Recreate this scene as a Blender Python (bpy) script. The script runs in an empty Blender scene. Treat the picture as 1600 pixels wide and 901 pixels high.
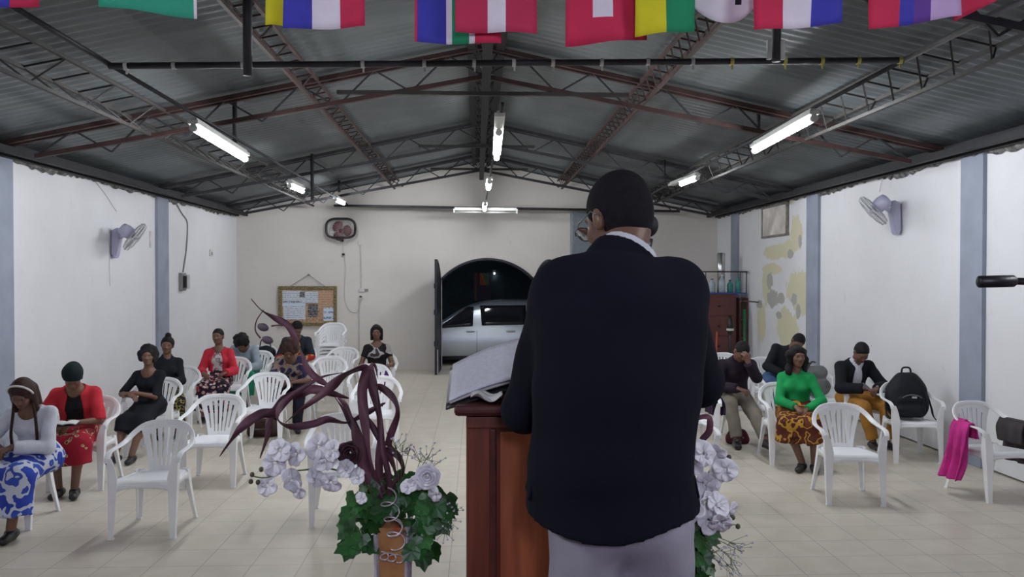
import bpy, math, random
import numpy as np
from mathutils import Vector, Matrix, Euler

R = math.radians
SC = bpy.context.scene
COL = SC.collection
random.seed(7)

# ------------------------------------------------------------------ camera, world, exposure
F_PX = 1264.0
CAM_LOC = Vector((0.0, 0.0, 1.95))
cam_d = bpy.data.cameras.new('camera'); cam = bpy.data.objects.new('camera', cam_d); COL.objects.link(cam)
cam_d.sensor_width = 36.0; cam_d.lens = 36.0 * F_PX / 1600.0
cam_d.clip_start = 0.05
CAM_EUL = Euler((R(90 - 0.79), 0, R(-2.49)))
cam.location = CAM_LOC; cam.rotation_euler = CAM_EUL
SC.camera = cam
CAM_M = CAM_EUL.to_matrix()

def P(px, py, Y):
    d = CAM_M @ Vector(((px - 800) / F_PX, (450.5 - py) / F_PX, -1.0))
    return CAM_LOC + d * (Y / d.y)

w = bpy.data.worlds.new('world'); SC.world = w; w.use_nodes = True
w.node_tree.nodes['Background'].inputs[0].default_value = (0.010, 0.013, 0.020, 1)
w.node_tree.nodes['Background'].inputs[1].default_value = 1.0
SC.view_settings.view_transform = 'Standard'
SC.view_settings.look = 'None'
SC.view_settings.exposure = 0.42
SC.view_settings.gamma = 1.0
SC.view_settings.use_curve_mapping = False
TUBE_STRENGTH = 85.0
def area_light(name, loc, rot, size, power, color, sy=None):
    l = bpy.data.lights.new(name, 'AREA'); l.energy = power; l.color = color
    l.shape = 'RECTANGLE'; l.size = size; l.size_y = sy or size
    o = bpy.data.objects.new(name, l); COL.objects.link(o); o.location = loc; o.rotation_euler = rot
    return o
# unseen area lamps: lilac stage lamp behind the camera, one above the yard
area_light('stage_light', (0.3, -2.6, 3.1), (R(68), 0, 0), 0.5, 48, (0.80, 0.79, 1.0))
area_light('yard_light', (-1.5, 17.9, 4.2), (R(8), R(10), 0), 0.4, 13, (0.8, 0.9, 1.0))

# room
XL, XR, YB, EAVE, RIDGE, XC = -5.03, 5.17, 17.2, 3.32, 4.40, 0.08
STAGE = 0.40
def ground(x, Y):
    """floor point whose camera-axis depth is Y and lateral ratio x/Y"""
    p0 = P(745 + 1264 * x / Y, 433 + 2465 / Y, 1.0); d = p0 - CAM_LOC; q = CAM_LOC + d * (-CAM_LOC.z / d.z); return q.x, q.y
def roof_z(x):
    return RIDGE - (RIDGE - EAVE) * (abs(x - XC) / ((XR - XC) if x > XC else (XC - XL)))

# ------------------------------------------------------------------ helpers
def V(*a): return Vector(a)
def tag(o, label=None, cat=None, group=None, kind=None):
    if label: o['label'] = label
    if cat: o['category'] = cat
    if group: o['group'] = group
    if kind: o['kind'] = kind
    return o
def empty(name, loc=(0, 0, 0), rz=0.0, label=None, cat=None, group=None):
    o = bpy.data.objects.new(name, None); COL.objects.link(o)
    o.location = loc; o.rotation_euler = (0, 0, rz); o.empty_display_size = 0.1
    return tag(o, label, cat, group)
def link(name, me, mats, parent=None, smooth=False):
    o = bpy.data.objects.new(name, me); COL.objects.link(o)
    for m in (mats if isinstance(mats, (list, tuple)) else [mats]): me.materials.append(m)
    if smooth: me.polygons.foreach_set('use_smooth', [True] * len(me.polygons))
    if parent: o.parent = parent
    return o
def children(o): return [c for c in bpy.data.objects if c.parent == o]
def copy_tree(o, parent=None):
    c = o.copy(); COL.objects.link(c); c.parent = parent
    for ch in o.children: copy_tree(ch, c)
    return c

class MB:
    def __init__(s): s.v = []; s.f = []; s.m = []
    def add(s, vs, fs, mi=0):
        n = len(s.v); s.v += [tuple(v) for v in vs]; s.f += [tuple(i + n for i in f) for f in fs]; s.m += [mi] * len(fs); return s
    def box(s, c, d, rot=None, mi=0):
        c = Vector(c); vs = []
        for z in (-.5, .5):
            for x, y in ((-.5, -.5), (.5, -.5), (.5, .5), (-.5, .5)):
                p = Vector((x * d[0], y * d[1], z * d[2]))
                if rot is not None: p = rot @ p
                vs.append(c + p)
        return s.add(vs, [(3, 2, 1, 0), (4, 5, 6, 7), (0, 1, 5, 4), (1, 2, 6, 5), (2, 3, 7, 6), (3, 0, 4, 7)], mi)
    def bar(s, a, b, w, h=None, mi=0):
        a = Vector(a); b = Vector(b); d = b - a; h = h or w
        q = d.to_track_quat('Y', 'Z').to_matrix()
        return s.box((a + b) / 2, (w, d.length, h), q, mi)
    def tube(s, pts, r, n=8, mi=0, cap=True):
        pts = [Vector(p) for p in pts]; k = len(pts)
        rs = r if isinstance(r, (list, tuple)) else [r] * k
        T = [(pts[min(i + 1, k - 1)] - pts[max(i - 1, 0)]).normalized() for i in range(k)]
        u = T[0].orthogonal().normalized(); vs = []
        for i in range(k):
            u = (u - T[i] * u.dot(T[i])).normalized(); v2 = T[i].cross(u)
            for j in range(n):
                a = 2 * math.pi * j / n
                vs.append(pts[i] + (u * math.cos(a) + v2 * math.sin(a)) * rs[i])
        fs = [(i * n + j, i * n + (j + 1) % n, (i + 1) * n + (j + 1) % n, (i + 1) * n + j) for i in range(k - 1) for j in range(n)]
        if cap: fs += [tuple(range(n))[::-1], tuple((k - 1) * n + j for j in range(n))]
        return s.add(vs, fs, mi)
    def lathe(s, prof, n=20, c=(0, 0, 0), rot=None, mi=0):
        c = Vector(c); vs = []
        for r_, z in prof:
            for j in range(n):
                a = 2 * math.pi * j / n; p = Vector((r_ * math.cos(a), r_ * math.sin(a), z))
                if rot is not None: p = rot @ p
                vs.append(c + p)
        k = len(prof)
        fs = [(i * n + j, i * n + (j + 1) % n, (i + 1) * n + (j + 1) % n, (i + 1) * n + j) for i in range(k - 1) for j in range(n)]
        fs += [tuple(range(n))[::-1], tuple((k - 1) * n + j for j in range(n))]
        return s.add(vs, fs, mi)
    def ell(s, c, r, n=12, m=8, rot=None, mi=0):
        prof = [(max(1e-4, math.sin(math.pi * i / m)), -math.cos(math.pi * i / m)) for i in range(m + 1)]
        c = Vector(c); vs = []
        for r_, z in prof:
            for j in range(n):
                a = 2 * math.pi * j / n; p = Vector((r_ * math.cos(a) * r[0], r_ * math.sin(a) * r[1], z * r[2]))
                if rot is not None: p = rot @ p
                vs.append(c + p)
        fs = [(i * n + j, i * n + (j + 1) % n, (i + 1) * n + (j + 1) % n, (i + 1) * n + j) for i in range(m) for j in range(n)]
        return s.add(vs, fs, mi)
    def sweep(s, path, wide, prof, sc=None, mi=0):
        path = [Vector(p) for p in path]; k = len(path); n = len(prof); vs = []
        for i in range(k):
            T = (path[min(i + 1, k - 1)] - path[max(i - 1, 0)]).normalized()
            W = Vector(wide[i]); W = (W - T * W.dot(T)).normalized(); N = T.cross(W)
            q = sc[i] if sc else 1.0
            qa, qb = q if isinstance(q, (tuple, list)) else (q, q)
            vs += [path[i] + W * a * qa + N * b * qb for a, b in prof]
        fs = [(i * n + j, i * n + (j + 1) % n, (i + 1) * n + (j + 1) % n, (i + 1) * n + j) for i in range(k - 1) for j in range(n)]
        fs += [tuple(range(n))[::-1], tuple((k - 1) * n + j for j in range(n))]
        return s.add(vs, fs, mi)
    def grid(s, fn, nu, nv, mi=0):
        vs = [fn(i / nu, j / nv) for j in range(nv + 1) for i in range(nu + 1)]
        fs = [(j * (nu + 1) + i, j * (nu + 1) + i + 1, (j + 1) * (nu + 1) + i + 1, (j + 1) * (nu + 1) + i) for j in range(nv) for i in range(nu)]
        return s.add(vs, fs, mi)
    def mirror(s):
        n = len(s.v); fs = [tuple(i + n for i in f[::-1]) for f in s.f]
        s.v += [(-x, y, z) for x, y, z in s.v]; s.f += fs; s.m += s.m; return s
    def build(s, name, mats, parent=None, smooth=False, bevel=0, solid=0, sub=0, angle=None):
        me = bpy.data.meshes.new(name); me.from_pydata(s.v, [], s.f)
        if any(s.m): me.polygons.foreach_set('material_index', s.m)
        o = link(name, me, mats, parent, smooth)
        me.update()
        if solid:
            m = o.modifiers.new('solid', 'SOLIDIFY'); m.thickness = solid; m.offset = 0
        if bevel:
            m = o.modifiers.new('bevel', 'BEVEL'); m.width = bevel; m.segments = 2; m.limit_method = 'ANGLE'; m.angle_limit = R(40)
        if sub:
            m = o.modifiers.new('sub', 'SUBSURF'); m.levels = sub; m.render_levels = sub
        return o

def spline(pts, k=6):
    pts = [tuple(p) for p in pts]; out = []; n = len(pts)
    for i in range(n - 1):
        p0, p1, p2, p3 = pts[max(i - 1, 0)], pts[i], pts[i + 1], pts[min(i + 2, n - 1)]
        for j in range(k):
            t = j / k
            out.append(tuple(0.5 * (2 * b + (c - a) * t + (2 * a - 5 * b + 4 * c - d) * t * t + (3 * b - a - 3 * c + d) * t ** 3) for a, b, c, d in zip(p0, p1, p2, p3)))
    out.append(pts[-1]); return out

# ------------------------------------------------------------------ materials
MATS = {}
class NT:
    def __init__(s, name, rough=0.6, metal=0.0, spec=0.5):
        s.mat = bpy.data.materials.new(name); s.mat.use_nodes = True; s.t = s.mat.node_tree
        s.b = s.t.nodes['Principled BSDF']; s.b.inputs['Roughness'].default_value = rough
        s.b.inputs['Metallic'].default_value = metal; s.b.inputs['Specular IOR Level'].default_value = spec
        s.tc = s.t.nodes.new('ShaderNodeTexCoord')
    def n(s, ty, **kw):
        nd = s.t.nodes.new(ty)
        for k, v_ in kw.items(): setattr(nd, k, v_)
        return nd
    def l(s, a, b): s.t.links.new(a, b)
    def map(s, scale=(1, 1, 1), loc=(0, 0, 0), src='Object'):
        m = s.n('ShaderNodeMapping'); m.inputs['Scale'].default_value = scale; m.inputs['Location'].default_value = loc
        s.l(s.tc.outputs[src], m.inputs[0]); return m.outputs[0]
    def noise(s, scale, detail=4, vec=None, rough=0.5):
        nd = s.n('ShaderNodeTexNoise'); nd.inputs['Scale'].default_value = scale; nd.inputs['Detail'].default_value = detail
        nd.inputs['Roughness'].default_value = rough
        s.l(vec or s.tc.outputs['Object'], nd.inputs['Vector']); return nd.outputs[0]
    def ramp(s, fac, stops, const=False):
        nd = s.n('ShaderNodeValToRGB'); e = nd.color_ramp.elements
        if const: nd.color_ramp.interpolation = 'CONSTANT'
        while len(e) < len(stops): e.new(0.5)
        for i, (p, c) in enumerate(stops):
            e[i].position = p; e[i].color = (*c, 1) if len(c) == 3 else c
        s.l(fac, nd.inputs[0]); return nd.outputs[0]
    def mix(s, fac, a, b, mode='MIX'):
        nd = s.n('ShaderNodeMix', data_type='RGBA', blend_type=mode)
        for sock, val in ((nd.inputs[0], fac), (nd.inputs[6], a), (nd.inputs[7], b)):
            if isinstance(val, (int, float)): sock.default_value = val
            elif isinstance(val, tuple): sock.default_value = (*val, 1)
            else: s.l(val, sock)
        return nd.outputs[2]
    def math(s, op, a, b=0.0, c=None):
        nd = s.n('ShaderNodeMath', operation=op)
        for i, val in enumerate((a, b, c)):
            if val is None: continue
            if isinstance(val, (int, float)): nd.inputs[i].default_value = val
            else: s.l(val, nd.inputs[i])
        return nd.outputs[0]
    def sep(s, src='Object'):
        nd = s.n('ShaderNodeSeparateXYZ'); s.l(s.tc.outputs[src], nd.inputs[0]); return nd.outputs
    def bump(s, h, strength=0.3, dist=0.01):
        nd = s.n('ShaderNodeBump'); nd.inputs['Strength'].default_value = strength; nd.inputs['Distance'].default_value = dist
        s.l(h, nd.inputs['Height']); s.l(nd.outputs[0], s.b.inputs['Normal'])
    def col(s, c):
        if isinstance(c, tuple): s.b.inputs['Base Color'].default_value = (*c, 1)
        else: s.l(c, s.b.inputs['Base Color'])
        return s
def plain(name, c, rough=0.6, metal=0.0, var=0.12, scale=12.0, bump=0.0, spec=0.5, bscale=None):
    if name in MATS: return MATS[name]
    t = NT(name, rough, metal, spec)
    nz = t.noise(scale, 4)
    lo = tuple(x * (1 - var) for x in c); hi = tuple(min(1, x * (1 + var)) for x in c)
    t.col(t.ramp(nz, [(0.3, lo), (0.7, hi)]))
    if bump: t.bump(t.noise(bscale or scale * 6, 3), bump, 0.004)
    MATS[name] = t.mat; return t.mat
def srgb(r, g, b):
    f = lambda x: (x / 255 / 12.92) if x / 255 < 0.04045 else ((x / 255 + 0.055) / 1.055) ** 2.4
    return (f(r), f(g), f(b))

# ------------------------------------------------------------------ signed-distance body modelling
class SDF:
    """smooth union of tapered limbs and ellipsoids turned into one continuous surface"""
    def __init__(s, k=0.03): s.p = []; s.k = k; s.cuts = []; s.subs = []
    def cone(s, a, b, ra, rb, fl=None, capa=False, capb=False, k=None):
        s.p.append(('c', np.array(a, float), np.array(b, float), ra, rb, fl, capa, capb, k)); return s
    def ell(s, c, r, M=None, k=None):
        s.p.append(('e', np.array(c, float), np.array(r, float), None if M is None else np.array(M, float), k)); return s
    def sub_ell(s, c, r, M=None): s.subs.append(('e', np.array(c, float), np.array(r, float), None if M is None else np.array(M, float), None)); return s
    def sub_cone(s, a, b, ra, rb, fl=None): s.subs.append(('c', np.array(a, float), np.array(b, float), ra, rb, fl, False, False, None)); return s
    def cut(s, p, n): s.cuts.append((np.array(p, float), np.array(n, float))); return s      # keeps the side n points to
    @staticmethod
    def dist(pr, X):
        if pr[0] == 'c':
            _, a, b, ra, rb, fl, ca, cb, k = pr
            q = X - a; ba = b - a
            if fl is not None:
                ax = np.array(fl[0], float); ax /= np.linalg.norm(ax)
                q = q + (fl[1] - 1) * (q @ ax)[..., None] * ax
                ba = ba + (fl[1] - 1) * (ba @ ax) * ax
            L = max(ba @ ba, 1e-9); tt = (q @ ba) / L; t = np.clip(tt, 0, 1)
            d = np.linalg.norm(q - t[..., None] * ba, axis=-1) - (ra + (rb - ra) * t)
            if ca: d = np.maximum(d, -tt * math.sqrt(L))
            if cb: d = np.maximum(d, (tt - 1) * math.sqrt(L))
            return d
        _, c, r, M, k = pr
        q = X - c
        if M is not None: q = q @ M
        k0 = np.linalg.norm(q / r, axis=-1); k1 = np.linalg.norm(q / (r * r), axis=-1)
        return k0 * (k0 - 1) / np.maximum(k1, 1e-6)
    @staticmethod
    def bbox(pr):
        if pr[0] == 'c':
            r = max(pr[3], pr[4]); r_ = r
            return np.minimum(pr[1], pr[2]) - r_, np.maximum(pr[1], pr[2]) + r_
        m = pr[2].max() if pr[3] is not None else pr[2]
        return pr[1] - m, pr[1] + m
    def mesh(s, name, vox=0.008, fold=0.0, ffreq=(14, 9, 7)):
        bb = [s.bbox(p) for p in s.p]
        lo = np.min([b[0] for b in bb], axis=0) - 3 * vox - 0.01; hi = np.max([b[1] for b in bb], axis=0) + 3 * vox + 0.01
        N = np.ceil((hi - lo) / vox).astype(int) + 1
        Fd = np.full(N, 1.0, np.float32)
        ax = [lo[i] + vox * np.arange(N[i]) for i in range(3)]
        for p in s.p:
            k = p[-1] if p[-1] is not None else s.k
            b0, b1 = s.bbox(p); mg = max(k, 2 * vox) + 2 * vox
            i0 = np.maximum(((b0 - mg - lo) / vox).astype(int), 0); i1 = np.minimum(((b1 + mg - lo) / vox).astype(int) + 2, N)
            sl = tuple(slice(i0[i], i1[i]) for i in range(3))
            X = np.stack(np.meshgrid(*(ax[i][sl[i]] for i in range(3)), indexing='ij'), -1)
            d = s.dist(p, X).astype(np.float32); a = Fd[sl]
            h = np.clip(0.5 + 0.5 * (d - a) / k, 0, 1)
            Fd[sl] = d * (1 - h) + a * h - k * h * (1 - h)
        if s.subs or s.cuts or fold:
            X = np.stack(np.meshgrid(*ax, indexing='ij'), -1)
            if fold:
                x, y, z = X[..., 0], X[..., 1], X[..., 2]; a, b, c = ffreq
                Fd += (fold * (np.sin(a * x * 2.1 + 3 * np.sin(b * z * 1.3) + 4 * y) * np.sin(c * z * 2.7 + 2 * np.sin(a * y) + 5 * x) + 0.5 * np.sin(2.3 * a * x + 1.7 * b * y - 2.9 * c * z))).astype(np.float32)
            for p in s.subs: Fd = np.maximum(Fd, -s.dist(p, X))
            for q, n in s.cuts: Fd = np.maximum(Fd, -((X - q) @ (n / np.linalg.norm(n))))
        ins = Fd < 0
        c8 = np.zeros(N - 1, np.int8)
        for dx in (0, 1):
            for dy in (0, 1):
                for dz in (0, 1):
                    c8 += ins[dx:N[0] - 1 + dx, dy:N[1] - 1 + dy, dz:N[2] - 1 + dz]
        act = (c8 > 0) & (c8 < 8)
        ids = np.full(act.shape, -1, np.int64); cells = np.argwhere(act); ids[act] = np.arange(len(cells))
        acc = np.zeros((len(cells), 3)); cnt = np.zeros(len(cells))
        corners = [(0, 0, 0), (1, 0, 0), (0, 1, 0), (1, 1, 0), (0, 0, 1), (1, 0, 1), (0, 1, 1), (1, 1, 1)]
        val = [Fd[cells[:, 0] + c[0], cells[:, 1] + c[1], cells[:, 2] + c[2]] for c in corners]
        for i in range(8):
            for j in range(i + 1, 8):
                df = np.array(corners[j]) - np.array(corners[i])
                if np.abs(df).sum() != 1: continue
                va, vb = val[i], val[j]; m = (va < 0) != (vb < 0)
                t = np.where(m, va / np.where(m, va - vb, 1), 0)
                acc += np.where(m[:, None], np.array(corners[i]) + t[:, None] * df, 0); cnt += m
        verts = lo + vox * (cells + acc / cnt[:, None])
        quads = []
        for axis in range(3):
            o1, o2 = [a for a in range(3) if a != axis]
            A = ins.take(range(0, N[axis] - 1), axis); B = ins.take(range(1, N[axis]), axis)
            e = np.argwhere(A != B)
            e = e[(e[:, o1] > 0) & (e[:, o2] > 0) & (e[:, o1] < N[o1] - 1) & (e[:, o2] < N[o2] - 1)]
            fl = A[e[:, 0], e[:, 1], e[:, 2]]
            def cid(a, b):
                q = e.copy(); q[:, o1] -= a; q[:, o2] -= b
                return ids[q[:, 0], q[:, 1], q[:, 2]]
            Q = np.stack([cid(1, 1), cid(0, 1), cid(0, 0), cid(1, 0)], 1)
            if axis == 1: fl = ~fl
            Q[~fl] = Q[~fl][:, ::-1]
            quads.append(Q)
        Q = np.concatenate(quads)
        # one light relaxation
        for _ in range(2):
            sm = np.zeros_like(verts); c = np.zeros(len(verts))
            for a in range(4):
                for b in ((a + 1) % 4, (a + 3) % 4):
                    np.add.at(sm, Q[:, a], verts[Q[:, b]]); np.add.at(c, Q[:, a], 1)
            verts = verts * 0.5 + 0.5 * sm / np.maximum(c, 1)[:, None]
        me = bpy.data.meshes.new(name)
        me.vertices.add(len(verts)); me.vertices.foreach_set('co', verts.astype(np.float32).ravel())
        me.loops.add(Q.size); me.loops.foreach_set('vertex_index', Q.ravel().astype(np.int32))
        me.polygons.add(len(Q)); me.polygons.foreach_set('loop_start', np.arange(0, Q.size, 4, dtype=np.int32))
        me.polygons.foreach_set('use_smooth', np.ones(len(Q), bool))
        me.update(calc_edges=True)
        return me
# ------------------------------------------------------------------ room materials
def wall_material(name, base, patches=False):
    t = NT(name, 0.75)
    n1 = t.noise(1.3, 5); n2 = t.noise(9, 5)
    c = t.ramp(n1, [(0.3, tuple(x * 0.93 for x in base)), (0.65, base)])
    dirt = t.ramp(n2, [(0.62, (1, 1, 1)), (0.8, (0.86, 0.85, 0.84))])
    c = t.mix(0.6, c, dirt, 'MULTIPLY')
    if patches:
        x, y, z = t.sep()
        nz = t.noise(2.2, 5, rough=0.6); nf = t.noise(6.0, 3)
        nn = t.math('ADD', t.math('MULTIPLY', t.math('SUBTRACT', nz, 0.5), 1.5), t.math('MULTIPLY', t.math('SUBTRACT', nf, 0.5), 0.7))
        def blob(cy, cz, ry, rz, off=0.0):
            a = t.math('POWER', t.math('ABSOLUTE', t.math('DIVIDE', t.math('SUBTRACT', y, cy), ry)), 2.0)
            b = t.math('POWER', t.math('ABSOLUTE', t.math('DIVIDE', t.math('SUBTRACT', z, cz), rz)), 2.0)
            return t.math('SUBTRACT', t.math('SUBTRACT', 1.0, t.math('ADD', a, b)), off)
        def pxblob(px, py, rx, ry):
            dv = CAM_M @ Vector(((px - 800) / F_PX, (450.5 - py) / F_PX, -1.0)); q = CAM_LOC + dv * (XR / dv.x)
            return blob(q.y, q.z, rx * q.y / (px - 745), ry * q.y / F_PX * 1.02)
        nn2 = t.math('MULTIPLY', t.math('ADD', nn, t.math('MULTIPLY', t.math('SUBTRACT', t.noise(14.0, 5, rough=0.7), 0.5), 1.6)), 1.15)
        m = None
        for a in ((1218, 314, 30, 13), (1244, 362, 10, 28), (1218, 393, 27, 13), (1235, 385, 16, 12), (1207, 420, 16, 9), (1197, 448, 7, 34), (1190, 500, 7, 34), (1252, 455, 26, 34), (1229, 512, 17, 34), (1240, 540, 20, 14)):
            q = pxblob(*a); m = q if m is None else t.math('MAXIMUM', m, q)
        m = t.math('GREATER_THAN', t.math('ADD', m, nn2), 0.12)
        g = None
        for a in ((1203, 440, 5, 15), (1207, 466, 10, 15), (1220, 466, 7, 9), (1235, 396, 5, 8), (1240, 467, 5, 12), (1247, 487, 4, 12), (1217, 492, 5, 6), (1187, 475, 6, 7), (1250, 377, 3, 10)):
            q = pxblob(*a); g = q if g is None else t.math('MAXIMUM', g, q)
        g = t.math('GREATER_THAN', t.math('ADD', g, nn2), 0.12)
        lim = t.math('MULTIPLY', t.math('GREATER_THAN', y, 12.42), t.math('LESS_THAN', y, 15.2))
        m = t.math('MULTIPLY', m, lim); g = t.math('MULTIPLY', g, lim)
        c = t.mix(m, c, (0.62, 0.59, 0.42)); c = t.mix(g, c, (0.40, 0.40, 0.37))
    t.col(c); t.bump(t.noise(30, 4), 0.12, 0.01)
    return t.mat
M_WALL = wall_material('painted_wall', (0.72, 0.72, 0.75))
M_WALLR = wall_material('painted_wall_peeling', (0.72, 0.725, 0.755), True)
M_BACK = wall_material('cream_wall', (0.70, 0.665, 0.63))
M_PIL = plain('pilaster_paint', (0.27, 0.30, 0.37), 0.7, var=0.12, scale=3)

def floor_material():
    t = NT('floor_tiles', 0.38)
    x, y, z = t.sep()
    def frac(v, off):
        return t.math('FRACT', t.math('DIVIDE', t.math('ADD', v, -off + 335), 0.335))
    fx = frac(x, -1.525); fy = frac(y, 6.197)
    def line(f, wd):
        d = t.math('ABSOLUTE', t.math('SUBTRACT', f, 0.5)); return t.math('GREATER_THAN', d, 0.5 - wd)
    g = t.math('MAXIMUM', line(fx, 0.0075), line(fy, 0.0075))
    ix = t.math('FLOOR', t.math('DIVIDE', t.math('ADD', x, 1.525 + 335), 0.335)); iy = t.math('FLOOR', t.math('DIVIDE', t.math('ADD', y, -6.197 + 335), 0.335))
    cb = t.n('ShaderNodeCombineXYZ'); t.l(ix, cb.inputs[0]); t.l(iy, cb.inputs[1])
    wn = t.n('ShaderNodeTexWhiteNoise'); t.l(cb.outputs[0], wn.inputs[0])
    base = t.ramp(t.noise(5, 5), [(0.3, (0.56, 0.505, 0.415)), (0.7, (0.65, 0.59, 0.495))])
    base = t.mix(0.16, base, t.ramp(wn.outputs[0], [(0, (0.45, 0.41, 0.35)), (1, (0.66, 0.62, 0.55))]))
    c = t.mix(t.math('MULTIPLY', g, 0.75), base, (0.24, 0.215, 0.185))
    t.col(c)
    inv = t.math('SUBTRACT', 1.0, g); t.bump(inv, 0.25, 0.002)
    return t.mat
M_FLOOR = floor_material()

def roof_material():
    t = NT('galvanised_roof', 0.42, 0.55)
    x, y, z = t.sep()
    sheet = t.math('FLOOR', t.math('DIVIDE', y, 0.83)); row = t.math('FLOOR', t.math('DIVIDE', x, 2.55))
    cb = t.n('ShaderNodeCombineXYZ'); t.l(sheet, cb.inputs[0]); t.l(row, cb.inputs[1])
    wn = t.n('ShaderNodeTexWhiteNoise'); t.l(cb.outputs[0], wn.inputs[0])
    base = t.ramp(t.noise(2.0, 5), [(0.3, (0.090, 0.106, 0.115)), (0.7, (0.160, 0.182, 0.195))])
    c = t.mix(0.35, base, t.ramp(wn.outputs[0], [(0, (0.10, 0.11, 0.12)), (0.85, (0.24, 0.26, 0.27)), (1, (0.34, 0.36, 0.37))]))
    t.col(c); return t.mat
M_ROOF = roof_material()
M_RUST = plain('rusty_steel', (0.043, 0.019, 0.017), 0.6, 0.2, var=0.35, scale=7)
M_DSTEEL = plain('dark_steel', (0.035, 0.035, 0.042), 0.55, 0.3, var=0.3, scale=7)
M_EAVE = plain('black_steel', (0.012, 0.012, 0.015), 0.7, 0.1, var=0.3)
M_BROWN = plain('brown_primer_steel', (0.028, 0.024, 0.022), 0.6, 0.2, var=0.3, scale=6)

# ------------------------------------------------------------------ floor, stage
mb = MB(); mb.box(((XL + XR) / 2, YB / 2 + 0.2, -0.05), (XR - XL + 0.3, YB + 0.4 + 3.0, 0.1)); tag(mb.build('floor', M_FLOOR), kind='structure')
mb = MB(); mb.box((0.1, 0.95, STAGE / 2), (6.4, 4.3, STAGE)); tag(mb.build('trim_1', plain('stage_carpet', (0.10, 0.03, 0.03), 0.9), bevel=0.01), kind='structure')
# walls
def side_wall(name, x, s, mat):
    mb = MB(); mb.box((x + s * 0.1, (YB - 1.2) / 2, EAVE / 2 + 0.02), (0.2, YB + 1.2, EAVE + 0.0)); tag(mb.build(name, mat), kind='structure')
side_wall('wall_left', XL, -1, M_WALL); side_wall('wall_right', XR, 1, M_WALLR)
# back wall with an arched doorway
DX0, DX1, DSP, DTOP = -0.745, 1.20, 1.88, 2.31
def arch(x):
    c = (DX0 + DX1) / 2; h = (DX1 - DX0) / 2
    rise = DTOP - DSP; Rr = (h * h + rise * rise) / (2 * rise)
    return DSP + math.sqrt(max(Rr * Rr - (x - c) ** 2, 0)) - (Rr - rise)
def prism(mb, poly, y0, y1, mi=0):
    n = len(poly); vs = [(x, y0, z) for x, z in poly] + [(x, y1, z) for x, z in poly]
    mb.add(vs, [tuple(range(n)), tuple(range(n, 2 * n))[::-1]] + [(i, i + n, (i + 1) % n + n, (i + 1) % n) for i in range(n)], mi)
mb = MB()
prism(mb, [(XL, 0), (DX0, 0), (DX0, roof_z(DX0)), (XL, roof_z(XL))], YB, YB + 0.2)
prism(mb, [(DX1, 0), (XR, 0), (XR, roof_z(XR)), (DX1, roof_z(DX1))], YB, YB + 0.2)
N_ = 28
for i in range(N_):
    a = DX0 + (DX1 - DX0) * i / N_; b = DX0 + (DX1 - DX0) * (i + 1) / N_
    prism(mb, [(a, arch(a)), (b, arch(b)), (b, roof_z(b)), (a, roof_z(a))], YB, YB + 0.2)
tag(mb.build('wall_back', M_BACK), kind='structure')
mb = MB(); mb.box(((XL + XR) / 2, -3.6, 2.2), (XR - XL + 0.4, 0.2, 4.6)); tag(mb.build('wall_front', M_WALL), kind='structure')
# pilasters
for x, s, spans in ((XL, 1, ((4.9, 5.3), (8.5, 8.95), (12.9, 13.35))), (XR, -1, ((8.0, 8.38), (11.97, 12.4), (15.75, 16.15), (4.2, 4.6)))):
    for i, (a, b) in enumerate(spans):
        mb = MB(); mb.box((x + s * 0.02, (a + b) / 2, 1.64), (0.05, b - a, 3.28)); tag(mb.build('trim_%d' % (2 + i + (4 if s < 0 else 0)), M_PIL, bevel=0.004), kind='structure')
# corrugated roof, one sheet field per slope
mb = MB()
for x0, x1 in ((XL - 0.25, XC), (XC, XR + 0.25)):
    y0, y1, per = -3.5, YB + 0.1, 0.13; ny = int((y1 - y0) / per * 6)
    xs = [x0 + (x1 - x0) * i / 4 for i in range(5)]
    vs = []; 
    for j in range(ny + 1):
        y = y0 + (y1 - y0) * j / ny
        ph = (y / per) % 1.0
        hgt = 0.011 * math.cos(2 * math.pi * y / per)
        for x in xs: vs.append((x, y, roof_z(x) + 0.03 + hgt))
    fs = [(j * 5 + i, (j + 1) * 5 + i, (j + 1) * 5 + i + 1, j * 5 + i + 1) for j in range(ny) for i in range(4)]
    mb.add(vs, fs)
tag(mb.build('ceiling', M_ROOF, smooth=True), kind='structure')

# ragged mortar line along the wall tops
M_RAG = plain('ragged_filler', (0.13, 0.13, 0.125), 0.9, var=0.85, scale=18)
rr = random.Random(3)
for nm, x, s in (('trim_10', XL, 1), ('trim_11', XR, -1)):
    mb = MB(); n = 260; vs = []
    for i in range(n + 1):
        y = -2.0 + (YB - 0.1 + 2.0) * i / n
        z0 = 3.20 + rr.uniform(-0.03, 0.02) + 0.02 * math.sin(y * 3.1)
        for z, d in ((z0, 0.012), (z0 + 0.02, 0.03 + rr.uniform(0, 0.03)), (3.25, 0.05 + rr.uniform(0, 0.03)), (3.28, 0.05), (3.33, 0.03)):
            vs.append((x + s * d, y, z))
    fs = [(i * 5 + j, i * 5 + j + 1, (i + 1) * 5 + j + 1, (i + 1) * 5 + j) for i in range(n) for j in range(4)]
    mb.add(vs, fs); tag(mb.build(nm, M_RAG), kind='structure')

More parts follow.
